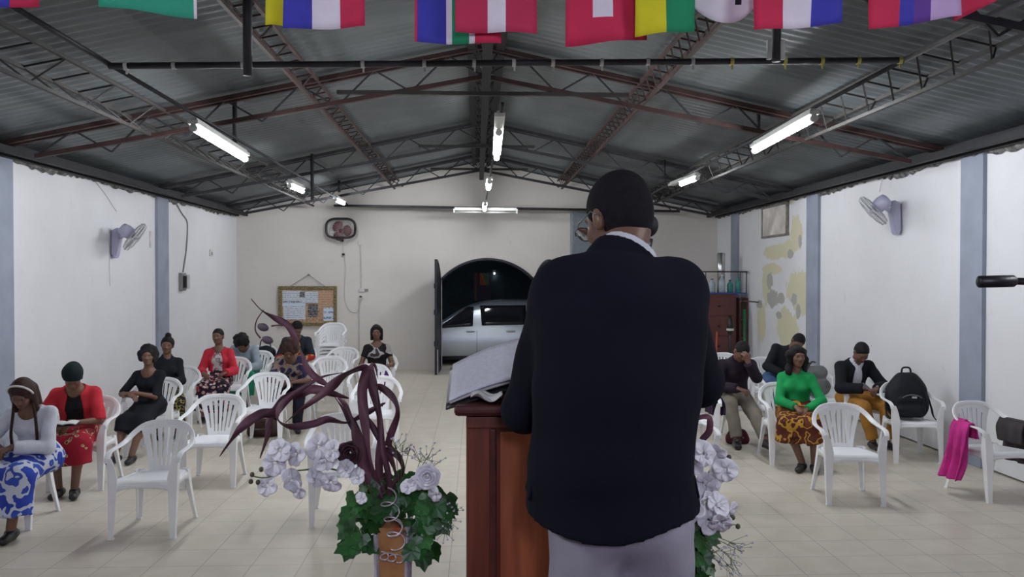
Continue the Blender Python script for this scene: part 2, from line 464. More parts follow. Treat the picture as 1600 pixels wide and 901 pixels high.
# ------------------------------------------------------------------ roof steel
UNIT = MB(); UNIT.box((0, 0.5, 0), (1, 1, 1))
UNIT_ME = {}
def unit(mat):
    if mat.name not in UNIT_ME:
        me = bpy.data.meshes.new('brace'); me.from_pydata(UNIT.v, [], UNIT.f); me.materials.append(mat); UNIT_ME[mat.name] = me
    return UNIT_ME[mat.name]
def brace(parent, a, b, wd, mat, name='brace'):
    a = Vector(a); b = Vector(b); d = b - a
    o = bpy.data.objects.new(name, unit(mat)); COL.objects.link(o); o.parent = parent
    o.location = a; o.rotation_mode = 'QUATERNION'; o.rotation_quaternion = d.to_track_quat('Y', 'Z'); o.scale = (wd, d.length, wd)
    return o
def truss(Y, mat, label, tie=None, dz=0.0, depth=0.30, ch=0.045):
    t = empty('roof_truss', (XC, Y, EAVE), 0, label, 'roof truss', 'transverse roof trusses')
    L = lambda x, z, y=0: (x - XC, y, z - EAVE)
    for s, xe in ((-1, XL + 0.02), (1, XR - 0.02)):
        top = lambda x: roof_z(x) - 0.055 - dz; bot = lambda x: roof_z(x) - 0.055 - dz - depth * min(1, abs(x - xe) / 0.8)
        for yy in (-0.06, 0.06):
            mb = MB(); mb.bar(L(xe, top(xe), yy), L(XC, top(XC), yy), ch, ch); mb.build('top_chord', mat, t)
        mb = MB(); mb.bar(L(xe + s * -0.5, bot(xe - s * 0.5)), L(XC - s * -0.02, bot(XC)), ch, ch); mb.build('bottom_chord', mat, t)
        n = 12; prev = None
        for i in range(n + 1):
            x = xe - s * 0.5 + (XC - xe + s * 0.5) * i / n
            p = L(x, top(x) if i % 2 else bot(x))
            if prev: brace(t, prev, p, 0.018, M_DSTEEL)
            prev = p
    if tie:
        mb = MB(); mb.bar(L(tie[0], tie[2]), L(tie[1], tie[2]), 0.05, 0.04); mb.build('tie_bar', M_BROWN, t)
    return t
truss(4.75, M_DSTEEL, 'dark lattice roof truss crossing nearest the flags, mostly behind them')
truss(8.5, M_RUST, 'rust red lattice roof truss with double top rail, second from the flags', (-1.45, 1.6, 3.87))
truss(12.6, M_DSTEEL, 'dark roof truss crossing the hall behind the long tube lights', (-0.9, 0.9, 3.98))
truss(15.9, M_DSTEEL, 'dark roof truss closest to the cream back wall', (-0.9, 1.0, 4.07))

def ladder(x, y0, y1, wd, dp, mat, label, step=0.42, ch=0.03, drop=0.03):
    z = roof_z(x) - 0.03 - drop
    t = empty('lattice_beam', (x, y0, z), 0, label, 'lattice beam', 'lengthwise lattice beams under the roof')
    sl = (roof_z(x + wd / 2) - roof_z(x - wd / 2)) if abs(x - XC) > wd else 0
    A = lambda yy: (-wd / 2, yy - y0, -sl / 2); B = lambda yy: (wd / 2, yy - y0, sl / 2); C_ = lambda yy: (0, yy - y0, -dp)
    for fn in (A, B, C_):
        mb = MB(); mb.bar(fn(y0), fn(y1), ch, ch); mb.build('chord', mat, t)
    n = int((y1 - y0) / step)
    for i in range(n):
        ya = y0 + (y1 - y0) * i / n; yb = y0 + (y1 - y0) * (i + 1) / n
        brace(t, A(ya), B(ya), 0.014, mat)
        brace(t, A(ya), C_((ya + yb) / 2), 0.012, mat)
        if i % 2: brace(t, C_((ya + yb) / 2), B(yb), 0.012, mat)
    return t
ladder(-3.35, 3.0, 16.8, 0.34, 0.20, M_BROWN, 'brown lattice beam running lengthwise above the long tube light left of the flags')
ladder(-1.72, 4.5, 17.1, 0.17, 0.15, M_RUST, 'rust brown ladder-like beam slanting down to the back wall left of the ridge', 0.26)
ladder(0.10, 4.5, 17.1, 0.30, 0.30, M_EAVE, 'dark ridge beam under the roof peak above the middle tube lights', 0.5, 0.09, 0.02)
ladder(1.80, 4.5, 17.1, 0.17, 0.15, M_RUST, 'rust brown ladder-like beam slanting down right of the ridge, above the bald man', 0.26)
ladder(3.50, 3.0, 16.8, 0.34, 0.20, M_BROWN, 'brown lattice beam running lengthwise above the tube light right of the flags')
for x, s, lb in ((XL, 1, 'dark steel eaves beam running along the top of the left wall'), (XR, -1, 'dark steel eaves beam running along the top of the right wall')):
    t = empty('eaves_beam', (x + s * 0.17, 7.0, 3.26), 0, lb, 'eaves beam')
    for dx, dz in ((-0.09, 0.0), (0.09, 0.0), (0.0, 0.05)):
        mb = MB(); mb.box((dx, 0.1, dz - 0.01), (0.07, 19.8, 0.07)); mb.build('chord', M_EAVE, t)
    for i in range(48):
        brace(t, (-0.09, -9.7 + i * 0.41, 0), (0.09, -9.5 + i * 0.41, 0), 0.03, M_EAVE)

# suspended pipe frame that carries the tubes
PZ = 3.33
YF = 5.5; XPL, XPR = -2.60, 2.92
fr = empty('pipe_frame', (0, YF, PZ), 0, 'dark pipe frame hung below the roof, carrying tube lights and taped cables', 'pipe frame')
def fbar(nm, a, b, r, mat=M_DSTEEL):
    mb = MB(); mb.tube([Vector(a) - Vector((0, YF, PZ)), Vector(b) - Vector((0, YF, PZ))], r, 10); return mb.build(nm, mat, fr, True)
fbar('cross_pipe', P(170, 103, YF), P(1412, 94, YF), 0.022)
fbar('side_pipe', P(-10, -8, 4.55), P(170, 100, YF), 0.018)
fbar('side_pipe', P(170, 100, YF), (XPL, 16.4, 3.42), 0.016)
fbar('side_pipe', P(1602, 0, 4.6), P(1412, 94, YF), 0.018, plain('grey_conduit', (0.22, 0.22, 0.23), 0.5))
fbar('side_pipe', P(1412, 94, YF), (XPR + 0.2, 16.4, 3.42), 0.016)
fbar('middle_pipe', (0.21, 6.6, 3.36), (0.17, 16.4, 3.42), 0.016)
fbar('back_pipe', P(522, 321, 16.4), P(1062, 330, 16.4), 0.026)
for px, py, Y, r in ((387, 118, 5.4, 0.03), (1213, 96, 5.4, 0.03), (367, 225, 8.6, 0.024), (1185, 205, 8.6, 0.02), (488, 312, 12.5, 0.026), (1038, 275, 12.5, 0.02), (530, 300, 15.7, 0.026)):
    p = P(px, py, Y); fbar('hanger', p, (p.x, p.y, roof_z(p.x) - 0.02), r)
M_TAPEW = plain('white_tape', (0.55, 0.56, 0.54), 0.6); M_TAPEY = plain('yellow_tape', (0.55, 0.50, 0.12), 0.6)
for px, m in ((197, 0), (272, 0), (380, 0), (567, 0), (663, 0), (741, 0), (803, 0), (864, 0), (940, 0), (1012, 0), (1082, 0), (1143, 1), (1226, 1), (1284, 1), (1341, 1), (1406, 1)):
    a = P(px, 103 - 9 * (px - 170) / 1242, YF) - Vector((0, YF, PZ))
    mb = MB(); mb.tube([a - V(0.012, 0, 0), a + V(0.012, 0, 0)], 0.027, 10); mb.box(a + V(0.004, 0, -0.03), (0.012, 0.006, 0.05)); mb.build('tape_band', (M_TAPEW, M_TAPEY)[m], fr)
for dx in (-0.045, 0.045):
    a = P(1212, 78, 5.38) - Vector((0, YF, PZ)) + V(dx, 0, 0)
    mb = MB(); mb.box(a, (0.03, 0.03, 0.13)); mb.build('white_clamp', M_TAPEW, fr, bevel=0.004)

# ------------------------------------------------------------------ tube lights
def emissive(name, c, st):
    t = NT(name, 0.4); t.col(c); t.b.inputs['Emission Color'].default_value = (*c, 1); t.b.inputs['Emission Strength'].default_value = st; return t.mat
M_TUBE = emissive('lit_tube', (0.93, 0.96, 1.0), TUBE_STRENGTH)
M_FIX = plain('fixture_white', (0.62, 0.63, 0.60), 0.5)
def tube_light(a, b, label, r=0.03, lit=True, frac=(0, 1)):
    a = Vector(a); b = Vector(b); c = (a + b) / 2; d = (b - a)
    t = empty('tube_light', c, 0, label, 'tube light', 'tube lights')
    q = d.to_track_quat('Y', 'Z').to_matrix(); L = d.length
    mb = MB(); mb.box(q @ V(0, 0, 0.05), (0.09, L, 0.035), q); mb.box(q @ V(0, 0, 0.078), (0.05, L * 0.96, 0.03), q); mb.build('housing', M_FIX, t, bevel=0.004)
    p0 = q @ V(0, -L / 2 + L * frac[0] + 0.02, 0); p1 = q @ V(0, -L / 2 + L * frac[1] - 0.02, 0)
    if frac != (0, 1): pass
    mb = MB(); mb.tube([p0, p1], r, 12); mb.build('tube', M_TUBE if lit else M_FIX, t, True)
    for p in (p0, p1):
        u = d.normalized() * 0.018
        mb = MB(); mb.tube([p - u, p + u], r * 1.12, 12); mb.box(p + q @ V(0, 0, 0.025), (0.04, 0.03, 0.05), q); mb.build('end_cap', M_FIX, t)
tube_light(P(301, 199, 7.1), P(384, 249, 8.75), 'long lit tube light hanging on the left rail, left of the flags')
tube_light(P(452, 290, 11.2), P(473, 299, 12.1), 'lit tube light on the left rail, between the long tube and the far one')
tube_light(P(524, 312, 14.9), P(537, 318, 16.0), 'far lit tube light on the left rail above the maroon wall fan')
tube_light(P(781, 188, 6.9), P(776, 247, 9.2), 'lit tube light under the ridge nearest the camera, at the hall centre', frac=(0.25, 1))
tube_light(P(765, 283, 11.5), P(763, 294, 12.3), 'small lit tube light second along the ridge, above the arched door', r=0.035)
tube_light(P(758, 319, 15.0), P(757, 328, 16.1), 'farthest lit tube light under the ridge, just in front of the back pipe')
tube_light(P(1273, 184, 6.9), P(1178, 236, 8.5), 'long lit tube light hanging on the right rail above the right-hand seats')
tube_light(P(1090, 278, 11.2), P(1048, 294, 12.6), 'shorter lit tube light on the right rail, right of the standing man\'s head', frac=(0, 0.6))
tube_light(P(708, 331, 16.3), P(809, 332, 16.3), 'unlit white tube fixture hanging under the back pipe above the arched door', r=0.02, lit=False)

tube_light((-2.60, .4, 3.25), (-2.60, 2.0, 3.25), 'lit tube light on the left rail over the stage side, outside the picture')
tube_light((2.92, .4, 3.25), (2.92, 2.0, 3.25), 'lit tube light on the right rail over the stage side, outside the picture')
# ------------------------------------------------------------------ plastic monobloc armchair (front towards -y)
M_PLAST = plain('white_plastic', (0.86, 0.87, 0.89), 0.36, var=0.04, scale=4)
def chair_geometry():
    g = {}
    # seat: dished, with rolled front lip
    mb = MB()
    def seat(u, v):
        x = (u - .5); y = -0.235 + v * 0.43
        wd = 0.46 - 0.07 * v
        z = 0.432 - 0.022 * v - 0.018 * (1 - (2 * x) ** 2) * math.sin(math.pi * min(1, v * 1.1)) ** 0.7
        if v < 0.1: z -= 0.045 * (1 - v / 0.1) ** 1.4; y += 0.012 * (1 - v / 0.1)
        if abs(x) > 0.44: z -= 0.03 * (abs(x) - 0.44) / 0.06
        return (x * wd, y, z)
    mb.grid(seat, 22, 22); g['seat'] = (mb, dict(solid=0.007, smooth=True))
    # fan-shaped slotted back
    mb = MB(); cols = []
    ns = 7
    for i in range(ns):
        a = i / ns; b = (i + 1) / ns; gap = 0.26 / ns
        cols += [(a + gap * .5, 's'), (b - gap * .5, 'g')]
    us = [0.0]
    for i in range(ns):
        us += [(i + 0.17) / ns, (i + 0.83) / ns]
    us += [1.0]; us = sorted(set(us))
    vsv = [0, .05, .10, .2, .3, .4, .5, .6, .7, .8, .86, .92, 1.0]
    def bk(u, v):
        hw = 0.105 + 0.085 * v ** 1.2
        x = (2 * u - 1) * hw
        y = 0.185 + 0.085 * v - 0.9 * x * x + 0.012 * math.sin(math.pi * v)
        z = 0.41 + 0.385 * v - (0.06 * (2 * u - 1) ** 2 * v)
        return (x, y, z)
    n = len(us); vs = [bk(u, v) for v in vsv for u in us]; fs = []
    for j in range(len(vsv) - 1):
        for i in range(n - 1):
            slot = (i % 2 == 0) and 0 < i < n - 2
            lo = 2 if 2 < i < n - 4 else 3; hi = 10 if 3 < i < n - 5 else 9
            if slot and lo <= j < hi: continue
            fs.append((j * n + i, j * n + i + 1, (j + 1) * n + i + 1, (j + 1) * n + i))
    mb.add(vs, fs); g['backrest'] = (mb, dict(solid=0.007, smooth=False))
    # arm frame: flat band from the top of the back, round the corner, along the arm
    prof = [(-.5, -.5), (.5, -.5), (.5, .5), (-.5, .5)]
    prof = [(.5 * math.copysign(abs(math.cos(t)) ** .5, math.cos(t)), .5 * math.copysign(abs(math.sin(t)) ** .5, math.sin(t))) for t in [2 * math.pi * (i + .5) / 12 for i in range(12)]]
    pts = [(-.006, .268, .785), (.09, .258, .782), (.165, .235, .762), (.222, .19, .715), (.252, .12, .668), (.268, .03, .645), (.272, -.08, .637), (.268, -.17, .630), (.260, -.222, .600), (.256, -.235, .565)]
    wv = [(0, .1, 1), (0, .1, 1), (.35, 0, 1), (.8, 0, .8), (1, 0, .45), (1, 0, .15), (1, 0, .05), (1, 0, 0), (1, -.1, 0), (1, -.2, 0)]
    pp = spline([p + w_ for p, w_ in zip(pts, wv)], 5)
    mb = MB(); mb.sweep([p[:3] for p in pp], [p[3:] for p in pp], prof, [(0.042, 0.013)] * len(pp)); g['armR'] = (mb, dict(smooth=True))
    m2 = MB(); m2.v = [(-x, y, z) for x, y, z in mb.v]; m2.f = [f[::-1] for f in mb.f]; m2.m = list(mb.m); g['armL'] = (m2, dict(smooth=True))
    # legs: tapered angle sections
    def leg(top, mid, foot, wx, wy):
        mb = MB()
        ps = spline([top, mid, foot], 6); k = len(ps)
        L = []
        th = 0.007
        for i, p in enumerate(ps):
            t = i / (k - 1); tt_ = (t * .95 + .25 * top[2] / .6 * 0); f_ = (.50 + .50 * min(1, t / .42) if top[2] > .5 else 1) * (1 - .50 * max(0, t - .42 * (top[2] > .5)) / (1 - .42 * (top[2] > .5))); a = wx * f_; b = wy * f_
            x, y, z = p; sx = 1 if x > 0 else -1; sy = 1 if y > 0 else -1
            L += [(x, y, z), (x - sx * a, y + sy * .002, z), (x - sx * a, y + sy * (.002) - sy * th, z), (x - sx * th * 1.4, y - sy * th * 1.4, z), (x - sx * th, y - sy * b, z), (x, y - sy * b, z)]
        fs = [(i * 6 + j, i * 6 + (j + 1) % 6, (i + 1) * 6 + (j + 1) % 6, (i + 1) * 6 + j) for i in range(k - 1) for j in range(6)]
        fs += [tuple(range(6)), tuple((k - 1) * 6 + j for j in range(6))[::-1]]
        mb.add(L, fs)
        x, y, z = foot; sx = 1 if x > 0 else -1; sy = 1 if y > 0 else -1
        mb.box((x - sx * wx * .26, y - sy * wy * .22, 0.006), (wx * .62, wy * .5, 0.012))
        return mb
    for s, nm in ((1, 'R'), (-1, 'L')):
        g['flegr' + nm] = (leg((s * .262, -.238, .60), (s * .252, -.240, .40), (s * .244, -.262, 0), .072, .06), dict(bevel=0))
        g['rlegr' + nm] = (leg((s * .205, .20, .425), (s * .215, .235, .24), (s * .238, .285, 0), .062, .06), dict(bevel=0))
    # skirt rails under the seat sides and back
    mb = MB()
    for s in (1, -1):
        mb.grid(lambda u, v, s=s: (s * (.232 - .035 * u), -.23 + .43 * u, .425 - .02 * u - v * (.045 + .03 * (abs(2 * u - 1) ** 3))), 10, 2)
    mb.grid(lambda u, v: ((u - .5) * .38, .197, .408 - v * (.04 + .03 * abs(2 * u - 1) ** 3)), 10, 2)
    mb.grid(lambda u, v: ((u - .5) * .45, -.228, .395 - v * (.022 + .05 * abs(2 * u - 1) ** 4)), 14, 2)
    g['rail'] = (mb, dict(solid=0.006, smooth=True))
    return g
def make_chair():
    root = empty('plastic_chair', (0, 0, 0)); g = chair_geometry()
    for key, nm in (('seat', 'seat'), ('backrest', 'backrest'), ('armR', 'armrest'), ('armL', 'armrest'), ('flegrR', 'leg'), ('flegrL', 'leg'), ('rlegrR', 'leg'), ('rlegrL', 'leg'), ('rail', 'seat_frame')):
        mb, kw = g[key]; mb.build(nm, M_PLAST, root, **kw)
    return root
CHAIR0 = make_chair(); _first = [True]
def chair(x, y, rz, label, group='white plastic armchairs facing the stage', z=0.0):
    c = CHAIR0 if _first[0] else copy_tree(CHAIR0)
    _first[0] = False
    x, y = ground(x, y); c.location = (x, y, z); c.rotation_euler = (0, 0, R(rz)); tag(c, label, 'chair', group); return c

# ------------------------------------------------------------------ things on the walls
M_LILAC = plain('lilac_plastic', (0.42, 0.42, 0.56), 0.45, var=0.05)
M_FANGRAY = plain('fan_grille', (0.50, 0.50, 0.52), 0.45, 0.3)
M_BLADE = plain('fan_blade', (0.40, 0.40, 0.46), 0.5)
def wall_fan(base, wallx, head, fwd, label, rad=0.215):
    """base: mount centre on the wall (wallx = direction away from the wall), head: centre of the grille, fwd: where it blows"""
    b = Vector(base); h = Vector(head) - b; wx = Vector(wallx); f = Vector(fwd).normalized()
    t = empty('wall_fan', b, 0, label, 'fan', 'wall fans on the side walls')
    side = wx.cross(V(0, 0, 1))
    mb = MB(); pr = spline([(-.22, .03), (-.20, .06), (-.05, .08), (.10, .10), (.16, .07)], 3)
    path = [wx * (.012 + q * .75) + V(0, 0, z) for z, q in pr]
    mb.sweep(path, [side] * len(path), [(-.5, -.5), (.5, -.5), (.38, .5), (-.38, .5)], [(.13, max(.03, q * 1.1)) for z, q in pr]); mb.build('mount', M_LILAC, t, True, bevel=0.006)
    mh = h - f * 0.13
    mb = MB(); mb.tube(spline([tuple(wx * .06 + V(0, 0, .06)), tuple(wx * .12 + V(0, 0, .05)), tuple(mh + V(0, 0, -.03)), tuple(mh)], 4), .026, 10); mb.build('arm', M_LILAC, t, True)
    q = f.to_track_quat('Z', 'Y').to_matrix()
    mb = MB(); mb.lathe([(.04, -.22), (.075, -.205), (.09, -.13), (.08, -.05), (.05, -.03)], 18, h, q); mb.build('motor', M_LILAC, t, True)
    mb = MB()
    ring = lambda r_, z, rt=.004: mb.tube([h + q @ V(r_ * math.cos(a), r_ * math.sin(a), z) for a in [2 * math.pi * i / 36 for i in range(37)]], rt, 5)
    ring(rad, 0, .008); ring(rad * .93, .035); ring(rad * .93, -.035); ring(rad * .6, .055, .003); ring(rad * .6, -.05, .003)
    for i in range(30):
        a = 2 * math.pi * i / 30; c_, s_ = math.cos(a), math.sin(a)
        for sg in (1, -1):
            mb.tube([h + q @ V(r_ * c_, r_ * s_, z * sg) for r_, z in ((.04, .06), (rad * .6, .055), (rad * .93, .035), (rad, 0))], .0022, 4, cap=False)
    mb.build('grille', M_FANGRAY, t, True)
    mb = MB(); mb.lathe([(.028, -.03), (.035, .0), (.03, .03), (.01, .04)], 14, h, q)
    for k in range(3):
        a0 = 2 * math.pi * k / 3
        mb.grid(lambda u, v, a0=a0: tuple(h + q @ V((.03 + u * (rad - .06)) * math.cos(a0 + v * 1.2 * (.6 + .4 * u)), (.03 + u * (rad - .06)) * math.sin(a0 + v * 1.2 * (.6 + .4 * u)), (v - .5) * .035)), 6, 6)
    mb.build('blades', M_BLADE, t, True)
    mb = MB(); mb.lathe([(.001, .058), (.04, .058), (.04, .066), (.001, .066)], 16, h, q); mb.build('badge', M_LILAC, t)
    return t
def at_x(px, py, x):
    dv = CAM_M @ Vector(((px - 800) / F_PX, (450.5 - py) / F_PX, -1.0)); return CAM_LOC + dv * (x / dv.x)
p = at_x(174, 376, XL); wall_fan(tuple(p), (1, 0, 0), at_x(211, 370, XL + .40), (0.78, 0.30, -0.62), 'white and lilac wall fan on the left wall, grille tilted down towards the seats')
p = at_x(1407, 336, XR); wall_fan(tuple(p), (-1, 0, 0), at_x(1364, 329, XR - .40), (-0.66, 0.34, -0.66), 'white and lilac wall fan on the right wall, tilted down over a stained patch')

# maroon wall fan on the back wall
M_MAROON = plain('maroon_plastic', (0.13, 0.03, 0.04), 0.4)
M_BLK = plain('black_plastic', (0.012, 0.012, 0.015), 0.42)
c0 = P(532, 358, 17.0)
t = empty('maroon_fan', (c0.x, YB, c0.z), 0, 'maroon bladed fan in a dark rounded frame high on the cream back wall', 'fan')
mb = MB()
lo = [(0.30 * math.copysign(abs(math.cos(a)) ** .6, math.cos(a)), -.17, 0.235 * math.copysign(abs(math.sin(a)) ** .6, math.sin(a)) * (0.95 if math.sin(a) > 0 else 0.75)) for a in [2 * math.pi * i / 40 for i in range(41)]]
mb.tube(lo, .025, 8); mb.build('frame', M_BLK, t, True)
mb = MB(); mb.tube([(0.24 * math.cos(a), -.12, .24 * math.sin(a) - .03) for a in [2 * math.pi * i / 32 for i in range(33)]], .010, 6)
for i in range(24):
    a = 2 * math.pi * i / 24; mb.tube([(.04 * math.cos(a), -.17, .04 * math.sin(a) - .03), (.24 * math.cos(a), -.12, .24 * math.sin(a) - .03)], .003, 4)
mb.build('grille', M_FANGRAY, t, True)
mb = MB()
for k in range(3):
    cx, cz = .125 * math.cos(R(90 + 120 * k + 35)), .125 * math.sin(R(90 + 120 * k + 35)) - .03
    mb.ell((cx, -.10, cz), (.115, .012, .09), 16, 8, Matrix.Rotation(-R(120 * k + 35), 3, 'Y'))
mb.ell((0, -.12, -.03), (.055, .03, .055)); mb.build('blades', M_MAROON, t, True)
mb = MB(); mb.tube([(0, -.1, -.03), (0, 0, -.03)], .05, 12); mb.box((0, -.02, -.2), (.07, .05, .12)); mb.build('mount', M_BLK, t)

M_WHITEP = plain('switch_white', (0.62, 0.61, 0.60), 0.5)
def cable(nm, pts, r, mat, label, cat='cable'):
    c = Vector(pts[0]); mb = MB(); mb.tube([Vector(q) - c for q in spline(pts, 6)], r, 6)
    o = mb.build(nm, mat, None, True); o.location = c; return tag(o, label, cat)
M_CORD = plain('grey_cord', (0.24, 0.235, 0.23), 0.6); M_WCORD = plain('white_cord', (0.52, 0.51, 0.50), 0.6)
def W(px, py, Y=YB - 0.012): return tuple(P(px, py, Y))
def LW(px, py, d=0.012):   # a point on the left wall
    dv = CAM_M @ Vector(((px - 800) / F_PX, (450.5 - py) / F_PX, -1.0)); return tuple(CAM_LOC + dv * ((XL + d) / dv.x))
def RW(px, py, d=0.012):
    dv = CAM_M @ Vector(((px - 800) / F_PX, (450.5 - py) / F_PX, -1.0)); return tuple(CAM_LOC + dv * ((XR - d) / dv.x))
cable('fan_cord', [W(536, 376), W(537, 397), W(540, 420), W(538, 460), W(544, 482), W(556, 488), W(562, 478), W(564, 460)], .006, M_WCORD, 'thin white cord looping down the back wall from the maroon fan to the sockets')
cable('conduit', [W(563, 383), W(564, 420), W(564, 452)], .009, M_WCORD, 'thin white vertical conduit on the back wall right of the maroon fan', 'conduit')
cable('conduit', [W(561, 466), W(561, 500), W(561, 548)], .009, M_WCORD, 'thin pale conduit running down the back wall below the sockets', 'conduit')
def plate(nm, c, d, label, cat, mats, extra=None):
    t = empty(nm, c, 0, label, cat); mb = MB(); mb.box((0, 0, 0), d); mb.build('cover', mats[0], t, bevel=.004)
    if extra:
        mb = MB(); mb.box(extra[0], extra[1]); mb.build(extra[2], mats[1], t, bevel=.003)
    return t
plate('junction_box', W(563, 379), (.10, .02, .10), 'small square cover plate on the back wall right of the maroon fan', 'cover plate', (M_BACK, M_BACK), ((0, -.012, 0), (.08, .006, .08), 'lid'))
plate('power_socket', W(565, 453), (.12, .03, .07), 'white double socket on the back wall, upper of the pair beside the notice board', 'socket', (M_WHITEP, M_CORD), ((.10, 0, 0), (.08, .02, .05), 'socket_plate'))
plate('power_socket', W(564, 464), (.09, .03, .09), 'white socket with dark plug, lower of the pair beside the notice board', 'socket', (M_WHITEP, M_BLK), ((.0, -.03, .01), (.05, .05, .03), 'plug'))
plate('sensor_box', W(537, 398), (.08, .05, .07), 'small box with black front on the back wall just below the maroon fan', 'sensor', (M_WHITEP, M_BLK), ((0, -.035, .01), (.055, .03, .045), 'front'))
cable('power_cable', [LW(272, 312), LW(284, 333), LW(292, 345), LW(293, 362), LW(291, 392), LW(286, 425)], .012, M_CORD, 'grey cable hanging down the left wall to the small meter box')
c = LW(287, 440, .05)
t = empty('meter_box', c, 0, 'small grey meter box on the left wall at the end of a cable', 'meter box')
mb = MB(); mb.box((-.02, 0, 0), (.06, .19, .30)); mb.build('backplate', M_CORD, t, bevel=.004)
mb = MB(); mb.box((.04, .03, 0), (.07, .12, .24)); mb.build('cover', M_FANGRAY, t, bevel=.008)
mb = MB(); mb.box((.045, -.05, 0), (.05, .03, .20)); mb.build('breaker', M_BLK, t, bevel=.004)
plate('light_switch', LW(236, 374, .008), (.015, .10, .26), 'faint white frame on the left wall beside the left wall fan', 'cover plate', (M_WHITEP, M_WHITEP), ((.008, 0, 0), (.006, .07, .22), 'panel'))
plate('wall_socket', LW(330, 395, .012), (.025, .16, .13), 'small pale socket on the left wall near the back corner', 'socket', (M_WHITEP, M_CORD), ((.014, 0, -.01), (.01, .06, .06), 'outlet'))
cable('fan_cord', [LW(171, 395), LW(171, 420), LW(172, 447)], .004, M_WCORD, 'thin white cord hanging below the left wall fan')
cable('fan_cord', [LW(147, 280), LW(166, 305), LW(182, 330)], .004, M_WCORD, 'thin white cord slanting down the upper left wall towards the left fan')
cable('fan_cord', [RW(1382, 262), RW(1376, 290), RW(1374, 300)], .004, M_WCORD, 'thin pale cord on the right wall above the right wall fan')
# framed screen on the right wall
t = empty('vent_window', (XR - .02, 14.02, 2.75), 0, 'small wood framed panel high on the right wall amid peeling yellow paint', 'window')
y0, y1, z0, z1 = RW(1231, 350)[1], RW(1193, 350)[1], RW(1193, 371)[2], RW(1193, 326)[2]
ym, zm = (y0 + y1) / 2, (z0 + z1) / 2; t.location = (XR - .02, ym, zm)
M_WOODG = plain('weathered_wood', (0.20, 0.18, 0.16), 0.8, var=.4)
mb = MB(); mb.box((0, 0, 0), (.03, y1 - y0, z1 - z0)); mb.build('panel', plain('stained_board', (0.60, 0.56, 0.52), 0.8, var=.35, scale=3), t)
for a, b in (((0, 0, (z1 - z0) / 2), (.05, y1 - y0 + .08, .035)), ((0, 0, -(z1 - z0) / 2), (.05, y1 - y0 + .08, .035)), ((0, (y1 - y0) / 2, 0), (.05, .05, z1 - z0)), ((0, -(y1 - y0) / 2, 0), (.05, .05, z1 - z0))):
    mb = MB(); mb.box(a, b); mb.build('frame_bar', M_WOODG, t, bevel=.004)
cable('steel_rod', [RW(1185, 472, .01), RW(1175, 471, .2), RW(1160, 470, .5)], .012, M_BLK, 'short dark rod sticking out of the right wall beside the maroon cabinet', 'rod')

# notice board
bx0, bz1 = P(434, 447, 17.12).x, P(434, 447, 17.12).z; bx1, bz0 = P(526, 509, 17.12).x, P(526, 509, 17.12).z
bw, bh = bx1 - bx0, bz1 - bz0; bc = V((bx0 + bx1) / 2, 17.16, (bz0 + bz1) / 2)
t = empty('notice_board', bc, 0, 'gold framed notice board with pinned papers hanging from a nail on the back wall', 'notice board')
gt = NT('gilt_frame', 0.45, 0.4); gt.col(gt.ramp(gt.noise(45, 4), [(0.35, (0.06, 0.045, 0.025)), (0.65, (0.36, 0.29, 0.14))])); M_GILT = gt.mat
mb = MB(); mb.box((0, .01, 0), (bw - .08, .02, bh - .08)); bo = mb.build('cork_board', plain('cork', (0.42, 0.27, 0.17), 0.9, var=.4, scale=22), t)
for a, b in (((0, 0, bh / 2 - .035), (bw, .05, .07)), ((0, 0, -bh / 2 + .035), (bw, .05, .07)), ((-bw / 2 + .035, 0, 0), (.07, .05, bh - .13)), ((bw / 2 - .035, 0, 0), (.07, .05, bh - .13))):
    mb = MB(); mb.box(a, b); mb.build('frame_bar', M_GILT, t, bevel=.012)
def paper_mat(name, base, ink, sc):
    q = NT(name, 0.8); x, y, z = q.sep()
    ln = q.math('GREATER_THAN', q.math('FRACT', q.math('MULTIPLY', z, sc)), 0.55)
    br = q.math('GREATER_THAN', q.noise(38, 2), 0.47)
    q.col(q.mix(q.math('MULTIPLY', q.math('MULTIPLY', ln, br), 0.8), base, ink)); return q.mat
pm = paper_mat('printed_paper', (0.62, 0.66, 0.72), (0.22, 0.28, 0.38), 26); pd = paper_mat('dark_printed_paper', (0.06, 0.06, 0.07), (0.40, 0.40, 0.40), 32)
pb = paper_mat('blue_printed_paper', (0.60, 0.68, 0.78), (0.06, 0.14, 0.35), 9)
def pin(px0, py0, px1, py1, mat, d=0.0):
    a = P(px0, py0, 17.13) - bc; b = P(px1, py1, 17.13) - bc
    mb = MB(); mb.box(((a.x + b.x) / 2, -.004 - d, (a.z + b.z) / 2), (abs(b.x - a.x), .003, abs(a.z - b.z))); mb.build('paper', mat, t)
pin(441, 454, 470, 470, pm); pin(441, 471, 477, 479, pb); pin(442, 479, 477, 499, pm); pin(470, 455, 497, 473, pm, .003); pin(481, 475, 496, 495, pd, .002); pin(497, 455, 519, 478, paper_mat('tan_paper', (0.50, 0.34, 0.22), (0.36, 0.18, 0.12), 20)); pin(505, 480, 521, 501, pb, .004)
pin(468, 456, 476, 464, pd, .006)
mb = MB(); nl = P(482, 429, 17.15) - bc
mb.tube([(-.37, 0, bh / 2 - .01), tuple(nl)], .007, 5); mb.tube([tuple(nl), (.37, 0, bh / 2 - .01)], .007, 5); mb.ell(nl, (.03, .02, .02), 8, 6); mb.build('hanging_cord', M_CORD, t)

